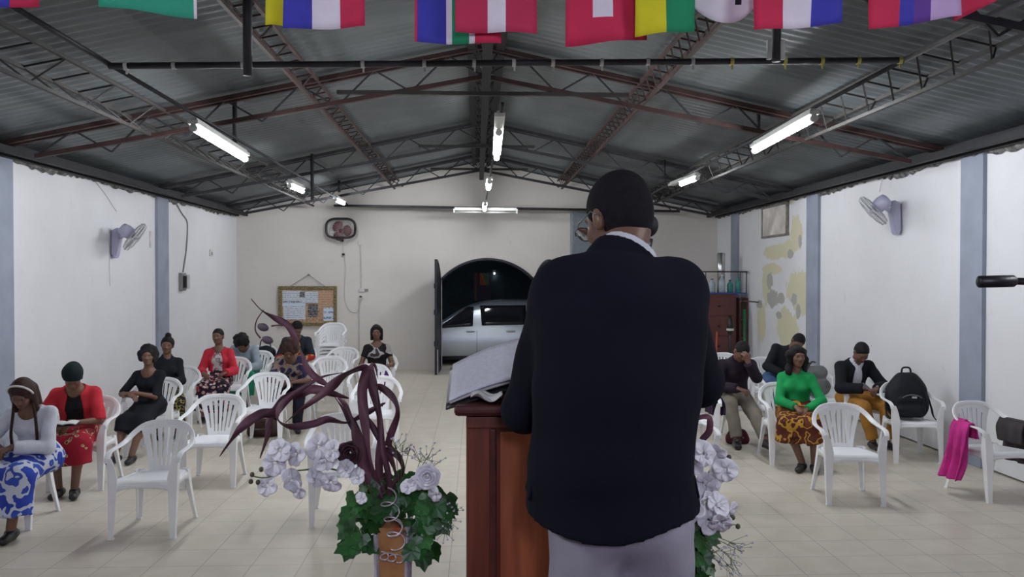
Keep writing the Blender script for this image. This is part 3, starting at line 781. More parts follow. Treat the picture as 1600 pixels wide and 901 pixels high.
# grey electrical cabinet on the back wall
c = P(912, 366, 17.1); t = empty('electric_panel', (c.x, YB - .085, c.z), 0, 'grey blue electrical cabinet on the back wall beside the standing man\'s head', 'electrical cabinet')
mb = MB(); mb.box((0.05, 0, 0), (.66, .16, .92)); mb.build('body', plain('panel_grey', (0.20, 0.24, 0.27), 0.5), t, bevel=.03)
mb = MB(); mb.box((0.05, -.085, 0), (.58, .012, .84)); d_ = mb.build('door', plain('panel_grey', (0.20, 0.24, 0.27)), t, bevel=.006)
mb = MB(); mb.box((-.18, -.10, 0), (.03, .02, .09)); mb.build('handle', M_BLK, d_)

# ------------------------------------------------------------------ arched doorway: leaves, yard and car
M_GATE = plain('gate_steel', (0.030, 0.032, 0.045), 0.5, .4)
def leaf(hx, s, ang, label):
    wl = (DX1 - DX0) / 2; t = empty('gate_leaf', (hx, YB - .03, 0), 0, label, 'gate leaf', 'arched steel gate leaves')
    t.rotation_euler = (0, 0, R(ang)); mb = MB()
    k = 14; poly = [(0, .02), (s * wl, .02)] + [(s * wl * (k - i) / k, arch(DX0 + wl * (k - i) / k) - .02) for i in range(k + 1)]
    if s < 0: poly = poly[::-1]
    prism(mb, poly, -.012, .012); mb.build('sheet', M_GATE, t)
    mb = MB(); q = [(p[0], 0, p[1]) for p in poly + [poly[0]]]
    for a, b in zip(q[:-1], q[1:]): mb.bar(a, b, .05, .045)
    mb.build('frame', M_GATE, t)
    for zz in (.62, 1.25, 1.78):
        mb = MB(); mb.box((s * wl / 2, 0, zz), (wl - .04, .04, .04)); mb.build('cross_bar', M_GATE, t)
    mb = MB()
    for zz in (.62, 1.25, 1.78): mb.tube([(s * (wl - .02), 0, zz - .05), (s * (wl - .02), 0, zz + .05)], .045, 10)
    mb.build('hinge', M_GATE, t)
    mb = MB(); mb.tube([(s * (wl - .02), .03, .0), (s * (wl - .02), .03, .5)], .016, 8); mb.build('bolt', M_FANGRAY, t)
    return t
leaf(DX0 - .03, 1, -92.5, 'dark steel gate leaf with arched top, swung open edge-on left of the car')
leaf(DX1 + .03, -1, 104, 'dark steel gate leaf with arched top, swung open right of the car behind the man')
mb = MB(); mb.tube([(x, YB - .02, arch(x) + .02) for x in [DX0 + (DX1 - DX0) * i / 30 for i in range(31)]], .035, 6); tag(mb.build('trim_20', M_GATE, None, True), kind='structure')
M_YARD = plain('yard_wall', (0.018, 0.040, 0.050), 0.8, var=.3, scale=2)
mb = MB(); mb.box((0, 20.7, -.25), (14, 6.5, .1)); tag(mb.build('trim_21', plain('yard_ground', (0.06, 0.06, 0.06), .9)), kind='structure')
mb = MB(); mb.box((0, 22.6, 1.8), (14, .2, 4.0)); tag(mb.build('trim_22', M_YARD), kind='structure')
# poster on the yard wall
c = P(757, 445, 22.46); t = empty('wall_banner', c, 0, 'orange and green banner on the dark yard wall seen through the arch above the car', 'banner')
mb = MB(); mb.box((-.06, 0, -.05), (.50, .02, .78)); mb.build('board', plain('banner_dark', (0.06, 0.05, 0.08), .8), t)
bt = NT('banner_print', .7); bx_, by_, bz_ = bt.sep()
bt.col(bt.ramp(bt.math('ADD', bt.math('MULTIPLY', bx_, 2.2), bt.math('ADD', bt.math('MULTIPLY', bz_, .8), .45)), [(0, (.55, .10, .04)), (.45, (.62, .16, .04)), (.55, (.10, .22, .08))], True))
mb = MB(); mb.box((0.0, -.015, .16), (.26, .012, .33)); mb.build('print', bt.mat, t)
mb = MB(); mb.box((-.24, -.015, -.05), (.06, .012, .78)); mb.build('stripe', plain('banner_brown', (.22, .09, .07), .8), t)
t = tube_light(P(770, 427, 22.44), P(775, 427, 22.44), 'tiny lit lamp in the dark yard seen through the arch', r=0.02)

# minivan facing left
def car():
    cx, cy = 0.33, 18.75
    t = empty('silver_minivan', (cx, cy, -.2), 0, 'silver minivan parked in the dark yard behind the arched doorway', 'car')
    pt = NT('silver_paint', .28, .75); pt.col(pt.ramp(pt.noise(2, 2), [(0, (.40, .44, .48)), (1, (.46, .50, .54))])); M_CAR = pt.mat
    M_GLASS = plain('tinted_glass', (.008, .010, .014), .08, var=0)
    xs = [-2.25, -2.15, -1.9, -1.55, -1.25, -1.1, -.9, -.6, -.3, 0, .5, 1.0, 1.5, 1.85, 2.02, 2.1]
    top = [.72, .86, .96, 1.02, 1.08, 1.16, 1.30, 1.48, 1.585, 1.63, 1.65, 1.645, 1.62, 1.56, 1.35, .9]
    wd = [.55, .70, .80, .84, .85, .85, .85, .85, .85, .85, .85, .85, .85, .83, .80, .74]
    def prof(i):
        h = top[i]; w_ = wd[i]; belt = min(.98 + .03 * (xs[i] / 2), h - .03)
        P_ = [(0, .30), (w_ * .93, .30), (w_ * .985, .42), (w_ * 1.0, .62), (w_ * .99, .80), (w_ * .965, belt)]
        hh = h - belt
        P_ += [(w_ * (.965 - .10 * hh / .65), belt + hh * .45), (w_ * (.965 - .20 * hh / .65), belt + hh * .86), (w_ * (.90 - .26 * hh / .65), h - .015 * min(1, hh)), (0, h)]
        return P_
    mb = MB(); vs = []; n = 0
    for i, x in enumerate(xs):
        pr = prof(i); ring = [(x, -a, b) for a, b in pr] + [(x, a, b) for a, b in pr[::-1][1:-1]]
        n = len(ring); vs += ring
    k = len(xs)
    fs = [(i * n + j, (i + 1) * n + j, (i + 1) * n + (j + 1) % n, i * n + (j + 1) % n) for i in range(k - 1) for j in range(n)]
    fs += [tuple(range(n)), tuple((k - 1) * n + j for j in range(n))[::-1]]
    mb.add(vs, fs); mb.build('body', M_CAR, t, True, sub=2)
    def sy(x, z, off=.012):
        # side surface by interpolation of the station profiles
        i = max(0, min(len(xs) - 2, next((q for q in range(len(xs) - 1) if xs[q + 1] >= x), len(xs) - 2)))
        f = (x - xs[i]) / (xs[i + 1] - xs[i])
        def at(pr):
            for (a0, b0), (a1, b1) in zip(pr[1:-1], pr[2:]):
                if b0 <= z <= b1: return a0 + (a1 - a0) * (z - b0) / max(b1 - b0, 1e-6)
            return pr[-2][0]
        return at(prof(i)) * (1 - f) + at(prof(i + 1)) * f + off
    def patch(nm, quad, mat, off, nu=10, nv=6, sg=-1):
        (xa, za), (xb, zb), (xc, zc), (xd, zd) = quad; mb = MB()
        def fn(u, v):
            x = (xa * (1 - u) + xb * u) * (1 - v) + (xd * (1 - u) + xc * u) * v; z = (za * (1 - u) + zb * u) * (1 - v) + (zd * (1 - u) + zc * u) * v
            # rounded corners
            return (x, sg * sy(x, z, off), z)
        mb.grid(fn, nu, nv); return mb.build(nm, mat, t, True, solid=.012)
    for sg in (-1, 1):
        patch('window', [(-1.20, 1.02), (-.42, 1.07), (-.40, 1.49), (-.55, 1.485)], M_GLASS, .008, sg=sg)
        patch('window', [(-.22, 1.08), (.78, 1.10), (.76, 1.53), (-.26, 1.52)], M_GLASS, .008, sg=sg)
        patch('window', [(.90, 1.11), (1.80, 1.14), (1.55, 1.50), (.88, 1.53)], M_GLASS, .008, sg=sg)
        patch('side_trim', [(-1.1, .34), (1.3, .34), (1.3, .40), (-1.1, .40)], M_BLK, .012, sg=sg)
        for hx in (-.47, .42):
            mb = MB(); mb.ell((hx, sg * (sy(hx, .95) + .012), .955), (.10, .022, .022), 12, 8); mb.build('door_handle', M_FANGRAY, t, True)
        for hx in (-.33, .84, -1.2):
            mb = MB(); mb.tube([(hx, sg * sy(hx, z_, .003), z_) for z_ in (.42, .6, .8, .97)], .004, 5); mb.build('door_seam', M_BLK, t)
        mb = MB(); mb.ell((-1.22, sg * .98, 1.03), (.06, .10, .08), 12, 8); mb.build('wing_mirror', M_BLK, t, True)
        for wx in (-1.45, 1.35):
            q = Matrix.Rotation(R(90), 3, 'X'); wb = MB(); wb.lathe([(.2, -.11), (.31, -.10), (.325, -.05), (.325, .05), (.31, .10), (.2, .11)], 28, (wx, sg * .78, .325), q); wo = wb.build('wheel', M_BLK, t, True)
            hb = MB(); hb.lathe([(.02, -.12), (.19, -.115), (.2, -.10), (.2, .10), (.19, .115), (.02, .12)], 20, (wx, sg * .78, .325), q); hb.build('hubcap', M_FANGRAY, wo, True)
    return t
car()

# ------------------------------------------------------------------ maroon cabinet and crates in the right back corner
M_CAB = plain('maroon_wood', (0.115, 0.035, 0.032), 0.5, var=.2, scale=3)
ca = P(1096, 459, 15.1); cb_ = P(1152, 459, 15.1); cz = ca.z
t = empty('maroon_cabinet', ((ca.x + cb_.x) / 2, 15.2, 0), 0, 'tall maroon wooden cabinet in the back right corner behind the standing man', 'cabinet')
cw = cb_.x - ca.x
mb = MB(); mb.box((0, .25, cz / 2), (cw, .6, cz)); mb.build('body', M_CAB, t, bevel=.008)
for i in range(4):
    mb = MB(); mb.box((0, -.06, .08 + (i + .5) * (cz - .12) / 4), (cw - .06, .02, (cz - .12) / 4 - .03)); dr = mb.build('drawer', M_CAB, t, bevel=.006)
    mb = MB(); mb.ell((0, -.085, .08 + (i + .5) * (cz - .12) / 4), (.03, .015, .015)); mb.build('knob', M_BLK, dr, True)
c2 = P(1158, 500, 15.2)
t2 = empty('dark_shelf', (c2.x + .04, 15.35, 0), 0, 'narrow dark red shelf unit standing between the maroon cabinet and the right wall', 'shelf')
for z in (.1, .45, .8, 1.15, 1.5):
    mb = MB(); mb.box((0, 0, z), (.14, .36, .03)); mb.build('shelf_board', M_CAB, t2)
for dx in (-.07, .07):
    mb = MB(); mb.box((dx, 0, .78), (.02, .36, 1.56)); mb.build('side_panel', M_CAB, t2)
def bottle(x, y, z, h, r, mat, capm, label):
    t = empty('plastic_bottle', (x, y, z), 0, label, 'bottle', 'plastic bottles in the crate on the cabinet')
    mb = MB(); mb.lathe([(r * .9, 0), (r, .01), (r, h * .6), (r * .9, h * .68), (r * .35, h * .85), (r * .35, h * .93)], 14); mb.build('body', mat, t, True)
    mb = MB(); mb.lathe([(r * .42, h * .92), (r * .42, h)], 12); mb.build('cap', capm, t, True); return t
M_CLEAR = plain('pale_plastic', (0.38, 0.46, 0.50), .25); M_TEAL = plain('teal_plastic', (0.05, 0.28, 0.25), .4); M_BLUE = plain('blue_plastic', (0.03, 0.07, 0.30), .4)
cr = P(1133, 458, 15.2)
t = empty('wire_crate', (cr.x, 15.33, cz), 0, 'open wire crate with a blue base on top of the maroon cabinet', 'crate')
mb = MB(); mb.box((0, 0, .012), (.78, .40, .024)); mb.build('base', M_BLUE, t)
for z_ in (.42,):
    mb = MB(); q = [(-.40, -.2, z_), (.40, -.2, z_), (.40, .2, z_), (-.40, .2, z_), (-.40, -.2, z_)]
    for a, b in zip(q[:-1], q[1:]): mb.bar(a, b, .02)
    mb.build('rim', M_RUST, t)
for dx, dy in ((-.39, -.19), (.39, -.19), (.39, .19), (-.39, .19)):
    mb = MB(); mb.tube([(dx, dy, 0), (dx, dy, .42)], .008, 6); mb.build('post', M_RUST, t)
bottle(cr.x - .22, 15.31, cz + .025, .26, .06, M_CLEAR, M_BLUE, 'pale clear bottle at the left end of the crate on the cabinet')
bottle(cr.x - .04, 15.27, cz + .025, .34, .065, M_CLEAR, M_WHITEP, 'tallest pale bottle standing mid-crate on the cabinet')
bottle(cr.x + .13, 15.32, cz + .025, .24, .055, M_TEAL, M_BLK, 'teal bottle right of the tall pale one in the crate')
bottle(cr.x + .28, 15.30, cz + .025, .30, .05, M_TEAL, M_TEAL, 'slim teal bottle at the right end of the crate')
cs = P(1127, 430, 15.6)
mb = MB(); mb.lathe([(.075, 0), (.075, .78), (.06, .79), (.06, .78)], 22); o = mb.build('steel_flask', plain('bright_steel', (.55, .55, .55), .22, .9, var=.25, scale=5), None, True)
o.location = (cs.x, 15.62, cz + .001); tag(o, 'tall shiny steel cylinder standing behind the crate on the maroon cabinet', 'cylinder')
# broom and bottle in front of the cabinet
c = P(1118, 540, 14.6); t = empty('red_broom', (c.x, 14.6, 0), 0, 'thin orange-red broom leaning by the maroon cabinet', 'broom')
mb = MB(); mb.tube([(0, 0, .1), (.06, .12, .95)], .018, 8); mb.build('handle', plain('orange_red', (.45, .08, .04), .5), t)
mb = MB(); mb.box((0, 0, .06), (.22, .06, .12)); mb.build('bristles', M_BLK, t, bevel=.01)
c = P(1141, 520, 14.7); t = empty('floor_stand', (c.x, 14.7, 0), 0, 'thin black stand with a white ring in front of the maroon cabinet', 'stand')
mb = MB(); mb.tube([(0, 0, .02), (0, 0, 1.25)], .03, 8); mb.ell((0, 0, 1.05), (.06, .06, .18)); mb.build('pole', M_BLK, t, True)
mb = MB(); mb.tube([(0, 0, .97), (0, 0, 1.01)], .065, 12); mb.build('ring', M_WHITEP, t)
mb = MB(); mb.lathe([(.14, 0), (.14, .02), (.03, .04)], 16); mb.build('base', M_BLK, t)
c = P(1168, 540, 15.2); mb = MB(); mb.tube([(0, 0, 0), (0.03, .10, 1.35)], .03, 10); o = mb.build('green_pole', plain('green_paint', (.02, .12, .05), .5), None, True); o.location = (5.02, 14.95, 0); tag(o, 'dark green pole leaning beside the shelf in the back right corner', 'pole')
# ------------------------------------------------------------------ chairs
CH = {}
def put(key, x, y, rz, label): CH[key] = (x, y, rz); return chair(x, y, rz, label)
put('c1', -2.50, 6.28, 1, 'empty white plastic armchair nearest the camera on the left side')
put('c2', -2.50, 7.72, 4, 'empty white plastic armchair directly behind the nearest left empty one')
put('c3', -2.50, 9.55, 2, 'empty white plastic armchair third back in the left aisle column, before the woman bending')
put('c4', -2.12, 11.5, 0, 'empty white plastic armchair in front of the chair stack, right of the bending woman')
put('c5', -1.38, 10.5, 4, 'white plastic armchair before the woman in black and purple, farther of the two')
put('c5b', -1.13, 9.2, 4, 'white plastic armchair behind the purple ribbons, nearer of the two standing close together')
put('c6', -1.10, 6.60, 8, 'white plastic armchair directly behind the left white orchids')
put('c8', 3.27, 7.15, -8, 'empty white plastic armchair nearest the camera on the right side')
put('c7', 4.66, 8.72, -8, 'white plastic armchair by the right wall holding the black backpack')
put('c9', 4.62, 7.28, 8, 'white plastic armchair at the right edge with a pink cloth over its arm')
put('r0', 2.35, 8.9, 0, 'white plastic armchair half hidden behind the standing man, with a dark purple garment')
put('r00', 1.78, 7.1, 10, 'white plastic armchair whose curved back shows beside the standing man\'s jacket hem')
put('r5', 3.75, 12.1, 4, 'white plastic armchair behind the bowed man in dark purple')
put('r6', 4.02, 11.3, -8, 'white plastic armchair between the bowed man in purple and the leaning man in jeans')
put('r7', 4.32, 10.35, 0, 'white plastic armchair holding a grey rucksack, left of the man in mustard trousers')
put('r8', 3.20, 13.3, 0, 'white plastic armchair far back beside the maroon cabinet')
put('l9', -2.2, 13.1, -6, 'white plastic armchair far back, left of the chair stack')
for i in range(5):
    c = chair(-2.80, 15.6, 0, 'white plastic armchair in the stack by the back wall, ' + ['bottom', 'second from bottom', 'middle', 'second from top', 'top'][i] + ' one', 'white plastic armchairs stacked by the back wall', 0.065 * i)
# ------------------------------------------------------------------ people
def nrm(v): v = np.array(v, float); return v / np.linalg.norm(v)
def ik(a, c, l1, l2, pole):
    a = np.array(a, float); c = np.array(c, float); d = c - a; L = np.linalg.norm(d); mx = (l1 + l2) * .995
    if L > mx: c = a + d / L * mx; d = c - a; L = mx
    n = d / L; t = (l1 * l1 - l2 * l2 + L * L) / (2 * L); h = math.sqrt(max(l1 * l1 - t * t, 0))
    p = np.array(pole, float); p = p - n * (p @ n); p = p / np.linalg.norm(p)
    return a + n * t + p * h, c
SKINS = {}
def skin(c):
    if c not in SKINS: SKINS[c] = plain('skin', c, .5, var=.10, scale=16)
    return SKINS[c]
DARK1 = (0.075, 0.036, 0.024); DARK2 = (0.040, 0.020, 0.015); BROWN = (0.15, 0.072, 0.045)
def cloth(name, c, var=.15, bump=.25, rough=.85, scale=10): return plain(name, c, rough, var=var, scale=scale, bump=bump, bscale=60, spec=.2)
def pattern(name, stops, scale=22, warp=3.0, kind='noise'):
    t = NT(name, .8, spec=.2)
    nz = t.n('ShaderNodeTexNoise'); nz.inputs['Scale'].default_value = 6; t.l(t.tc.outputs['Object'], nz.inputs['Vector'])
    if kind == 'voronoi':
        v = t.n('ShaderNodeTexVoronoi'); v.inputs['Scale'].default_value = scale; t.l(t.tc.outputs['Object'], v.inputs['Vector'])
        sp = t.n('ShaderNodeSeparateColor'); t.l(v.outputs['Color'], sp.inputs[0]); fac = sp.outputs[0]
        edge = t.math('GREATER_THAN', v.outputs['Distance'], .60)
        c = t.ramp(fac, stops, True); c = t.mix(edge, c, stops[0][1])
    else:
        fac = t.noise(scale, 1.5); c = t.ramp(fac, stops, True)
    t.col(c); return t.mat
M_HAIR = plain('black_hair', (0.009, 0.008, 0.009), .7, var=.3, scale=40, bump=.6, bscale=120, spec=.25)
M_BHAIR = plain('brown_hair', (0.040, 0.018, 0.014), .65, var=.3, scale=40, bump=.6, bscale=120, spec=.25)
et = NT('eye_white', .3); et.col((.17, .15, .14)); M_EYE = et.mat
it = NT('iris', .2); it.col((.012, .008, .006)); M_IRIS = it.mat
M_LIP = plain('lips', (0.11, 0.040, 0.038), .45)
M_SHOE = plain('black_shoe', (0.010, 0.010, 0.012), .4)

class Body:
    """a seated or standing figure; local axes: front -y, left hand +x"""
    def __init__(s, sc=1.0, pelvis=(0, .03, .522), lean=(4, 8, 10), side=0, head=(0, 0, 0), twist=0, hands=None, feet=None, knees=None, wide=1.0, curl=.6, elbow=((1, .35, -.55), (-1, .35, -.55)), handdir=None, kspread=.10, female=True, stand=False, neck=None):
        s.sc = sc; s.w = wide; s.female = female; s.curl = curl
        A = np.array
        s.pel = A(pelvis, float)
        def dr(a, b=side): a, b = R(a), R(b); return A((math.sin(b), -math.sin(a) * math.cos(b), math.cos(a) * math.cos(b)))
        d1, d2, d3 = dr(lean[0], side * .5), dr(lean[1]), dr(lean[2])
        q_ = (.15, .17, .17) if stand else (.138, .155, .155)
        s.waist = s.pel + d1 * q_[0] * sc; s.chest = s.waist + d2 * q_[1] * sc; s.nb = s.chest + d3 * q_[2] * sc
        s.d3 = d3; tw = R(twist)
        s.left = nrm(np.cross(d3, A((math.sin(tw), -math.cos(tw), 0)))); s.fwd = nrm(np.cross(s.left, d3)) * 1.0
        if s.fwd[1] > 0: s.fwd = -s.fwd
        pit, yaw, rol = head
        base = lean[2] if neck is None else neck
        a = R(base * .5 + pit)
        hu = A((0, -math.sin(a), math.cos(a))); hf = A((0, -math.cos(a), -math.sin(a)))
        Rz = Matrix.Rotation(R(yaw), 3, 'Z'); Ry = Matrix.Rotation(R(rol + side * .5), 3, 'Y')
        f = lambda v: A(Rz @ Ry @ Vector(v))
        s.hu, s.hf = f(hu), f(hf); s.hl = nrm(np.cross(s.hu, s.hf)) ; s.hl = -s.hl if s.hl @ A(Rz @ Vector((1, 0, 0))) < 0 else s.hl
        na = R(base * .8 + pit * .45); nd = A((math.sin(R(side)) * .6, -math.sin(na), math.cos(na)))
        s.neck_top = s.nb + nrm(nd) * .085 * sc
        s.hc = s.neck_top + s.hu * .105 * sc + s.hf * .025 * sc
        s.HM = np.stack([s.hl, s.hf, s.hu], 1)     # columns: left, forward, up
        sw = (.148 if female else .172) * wide if not stand else .166 * wide
        s.sh = [s.nb + s.left * sw * sc * k - d3 * (.045 if stand else .062) * sc for k in (1, -1)]
        s.hip = [s.pel + A((.088 * sc * k, 0, 0)) for k in (1, -1)]
        s.l1, s.l2 = .285 * sc, .25 * sc
        hands = hands or ((.05, -.30, .62), (-.05, -.30, .62))
        s.wr = []; s.el = []
        for i in (0, 1):
            e, w_ = ik(s.sh[i], hands[i], s.l1, s.l2, elbow[i]); s.el.append(e); s.wr.append(w_)
        s.hd = handdir or ((-.55, -.75, -.25), (.55, -.75, -.25))
        s.kn = []; s.an = []
        feet = feet or ((.10, -.46, .09), (-.10, -.46, .09))
        for i in (0, 1):
            k_, a_ = ik(s.hip[i], feet[i], .43 * sc, .40 * sc, (.25 * (1 - 2 * i) * (kspread / .1) * .6, -1, .9) if not stand else (0, -1, 0)); s.kn.append(k_); s.an.append(a_)
        s.footdir = ((.15, -1, 0), (-.15, -1, 0))
    def H(s, x, f, u): return s.hc + (s.hl * x + s.hf * f + s.hu * u) * s.sc
    def hand(s, S, w, d, side, palm, curl, k=.008):
        sc = s.sc; d = nrm(d); p = nrm(palm); p = nrm(p - d * (p @ d)); ac = np.cross(d, p) * side
        kn = w + d * .088 * sc
        S.cone(w + d * .012, kn - d * .012, .030 * sc, .036 * sc, (p, 1.9), k=.02)
        for j, (o, L) in enumerate(((-.027, .072), (-.009, .082), (.009, .077), (.026, .060))):
            b0 = kn + ac * o * sc - d * .012; a = R(18 + 30 * curl); d1 = d * math.cos(a) + p * math.sin(a)
            b1 = b0 + d1 * L * .52 * sc; a2 = R(30 + 75 * curl); d2 = d * math.cos(a2) + p * math.sin(a2)
            S.cone(b0, b1, .0096 * sc, .0086 * sc, k=k); S.cone(b1, b1 + d2 * L * .48 * sc, .0086 * sc, .0070 * sc, k=.004)
        t0 = w + d * .030 * sc - ac * .024 * sc; t1 = t0 + (d * .6 - ac * .62 + p * .35) * .042 * sc
        S.cone(t0, t1, .0125 * sc, .0105 * sc, k=.012); S.cone(t1, t1 + nrm(d * .85 - ac * .1 + p * .35) * .032 * sc, .0100 * sc, .0080 * sc, k=.005)
    def head(s, S, g=0.0, face=True):
        sc = s.sc; M = s.HM
        E = lambda c, r, k=None: S.ell(s.H(*c), np.array(r) * sc + g, M, k)
        hw_ = getattr(s, 'headw', 1.0); E((0, -.012, .030), (.074 * hw_, .092, .084)); E((0, .030, -.008), (.060 * hw_, .062, .078)); E((0, .035, -.058), (.050, .052, .050))
        if face:
            E((0, .068, -.088), (.022, .020, .018)); 
            S.cone(s.H(0, .090, .012), s.H(0, .108, -.022), .008 * sc, .0125 * sc, k=.012)
            E((.013, .095, -.026), (.010, .010, .008), .008); E((-.013, .095, -.026), (.010, .010, .008), .008)
            E((0, .083, .032), (.046, .014, .010), .015)
            E((.038, .062, -.018), (.020, .022, .016), .02); E((-.038, .062, -.018), (.020, .022, .016), .02)
            E((0, .087, -.052), (.024, .011, .006), .008); E((0, .085, -.064), (.020, .010, .007), .008)
            for k in (1, -1):
                S.sub_ell(s.H(.030 * k, .101, .010), np.array((.017, .013, .010)) * sc, M)
                S.ell(s.H(.077 * k * hw_, -.008, -.006), np.array((.011, .020, .031)) * sc, M, .008)
    def skinmesh(s, name='body', vox=.007, mat=None, parent=None):
        sc, w = s.sc, s.w; S = SDF(.03)
        s.head(S)
        S.cone(s.H(0, -.03, -.05), s.nb, .052 * sc, .056 * sc, k=.02)
        S.cone(s.waist, s.chest, .115 * sc * w, .135 * sc * w, (s.fwd, 1.35)); S.cone(s.chest, s.nb - s.d3 * .05, .135 * sc * w, .10 * sc * w, (s.fwd, 1.35))
        S.ell(s.pel, np.array((.165 * w, .12, .12)) * sc)
        for i in (0, 1):
            S.cone(s.nb - s.d3 * .03, s.sh[i], .055 * sc, .048 * sc)
            S.cone(s.sh[i], s.el[i], .047 * sc, .037 * sc, k=.02); S.cone(s.el[i], s.wr[i], .037 * sc, .025 * sc, k=.015)
            S.cone(s.hip[i], s.kn[i], .082 * sc * w, .056 * sc); S.cone(s.kn[i], s.an[i], .054 * sc, .036 * sc, k=.02)
            c = s.kn[i] * .68 + s.an[i] * .32; S.ell(c + np.array((0, .018, 0)), (.048 * sc, .048 * sc, .09 * sc), k=.03)
            fd = nrm(s.footdir[i]); S.cone(s.an[i] + np.array((0, 0, -.045)) - fd * .03, s.an[i] + np.array((0, 0, -.055)) + fd * .13 * sc, .036 * sc, .028 * sc, ((0, 0, 1), 1.15))
            s.hand(S, s.wr[i], s.hd[i], 1 if i == 0 else -1, (0, .15, -1) if not hasattr(s, 'palm') else s.palm[i], s.curl)
        o = link(name, S.mesh(name, vox), [mat], parent); return o
    def face(s, parent, eyes=True, eyemat=None):
        sc = s.sc
        if eyes:
            for k in (1, -1):
                mb = MB(); mb.ell(tuple(s.H(.030 * k, .076, .010)), tuple(np.array((.0125, .0120, .0085)) * sc), 14, 10, Matrix(s.HM.tolist()))
                e = mb.build('eye', M_EYE, parent, True)
                mb = MB(); mb.ell(tuple(s.H(.030 * k, .0825, .010)), tuple(np.array((.0072, .0068, .0072)) * sc), 10, 8, Matrix(s.HM.tolist())); mb.build('iris', M_IRIS, e, True)
        mb = MB(); mb.ell(tuple(s.H(0, .0885, -.058)), tuple(np.array((.023, .0105, .009)) * sc), 14, 8, Matrix(s.HM.tolist())); mb.build('lips', M_LIP, parent, True)
    def top(s, name, mat, parent, off=.012, sleeve='long', neckr=.075, vox=.008, length=0, open_=None, fold=.0018, collar=0, sl_loose=0, bust=None):
        sc, w = s.sc, s.w; S = SDF(.035); A = np.array
        S.cone(s.waist, s.chest, .118 * sc * w + off, .138 * sc * w + off, (s.fwd, 1.32)); S.cone(s.chest, s.nb - s.d3 * .05, .138 * sc * w + off, .095 * sc * w + off, (s.fwd, 1.32))
        S.cone(s.pel + A((0, 0, .02 - length)), s.waist, (.155 if length else .14) * sc * w + off, .12 * sc * w + off, (A((0, 1, 0)), 1.25), capa=True)
        if (s.female if bust is None else bust):
            for k in (1, -1): S.ell(s.chest + s.fwd * .075 * sc + s.left * .062 * sc * k - s.d3 * .0, A((.062, .055, .060)) * sc + off * .5, k=.03)
        for i in (0, 1):
            S.cone(s.nb - s.d3 * .040, s.sh[i], .050 * sc + off * .7, .046 * sc + off * .8)
            e = {'long': 1, 'elbow': 1, 'short': .55, 'none': .12, 'threequarter': 1}[sleeve]
            tip = s.sh[i] * (1 - e) + s.el[i] * e
            S.cone(s.sh[i], tip, .045 * sc + off * .85, (.045 - .007 * e) * sc + off * .8 + sl_loose * .3, k=.025, capb=(sleeve in ('short', 'none', 'elbow')))
            if sleeve in ('long', 'threequarter'):
                q = .96 if sleeve == 'long' else .45
                S.cone(s.el[i], s.el[i] * (1 - q) + s.wr[i] * q, .041 * sc + off, (.030 if sleeve == 'long' else .036) * sc + off + sl_loose, k=.02, capb=True)
        if collar: S.cone(s.nb - s.d3 * .02, s.nb + (s.neck_top - s.nb) * .75, .062 * sc + collar, .058 * sc + collar, k=.02, capb=True)
        S.sub_cone(s.nb - s.d3 * .012 + s.fwd * .02, s.nb + s.d3 * .2 + s.fwd * .02, (neckr if not collar else .052) * sc, (neckr + .06 if not collar else .056) * sc)
        if open_:   # V-shaped opening down the front
            u, v = open_
            S.sub_cone(s.nb + s.fwd * .13 * sc, s.waist + s.fwd * .16 * sc, u * sc, v * sc)
            if length: S.sub_cone(s.waist + s.fwd * .16 * sc, s.pel + s.fwd * .18 * sc, v * sc, v * sc)
        return link(name, S.mesh(name, vox, fold), [mat], parent)
    def trousers(s, name, mat, parent, off=.014, vox=.008, fold=.002):
        sc, w = s.sc, s.w; S = SDF(.03)
        S.ell(s.pel, np.array((.165 * w, .125, .118)) * sc + off); S.cone(s.pel, s.waist, .13 * sc * w, .115 * sc * w + off * .3, (s.fwd, 1.25), capb=True)
        for i in (0, 1):
            S.cone(s.hip[i], s.kn[i], .084 * sc * w + off, .060 * sc + off); e = s.an[i] + (s.kn[i] - s.an[i]) * .06
            S.cone(s.kn[i], e, .060 * sc + off, .046 * sc + off, k=.02, capb=True)
        return link(name, S.mesh(name, vox, fold), [mat], parent)
    def skirt(s, name, mat, parent, off=.016, hem=.55, flare=.0, vox=.008, fold=.003, width=1.0):
        """hem: 0 at the knee, 1 at the ankle"""
        sc, w = s.sc, s.w; S = SDF(.05); A = np.array
        S.ell(s.pel, A((.17 * w, .13, .12)) * sc + off); S.cone(s.pel, s.waist, .13 * sc * w, .112 * sc * w + off * .4, (s.fwd, 1.25), capb=True)
        km = (s.kn[0] + s.kn[1]) / 2; am = (s.an[0] + s.an[1]) / 2; hm = km + (am - km) * hem
        for i in (0, 1):
            S.cone(s.hip[i], s.kn[i], .085 * sc * w + off, .066 * sc + off)
        S.cone(s.pel, km, .12 * sc, .078 * sc, ((1, 0, 0), .75))
        for i in (0, 1):
            h = s.kn[i] + (s.an[i] - s.kn[i]) * hem
            S.cone(s.kn[i], h + (h - hm) * flare, .068 * sc + off, .070 * sc + off + flare * .04, capb=True)
        if hem > .1: S.cone(km, hm, .07 * sc, (.075 + flare * .05) * sc, ((1, 0, 0), .62), capb=True)
        return link(name, S.mesh(name, vox, fold), [mat], parent)
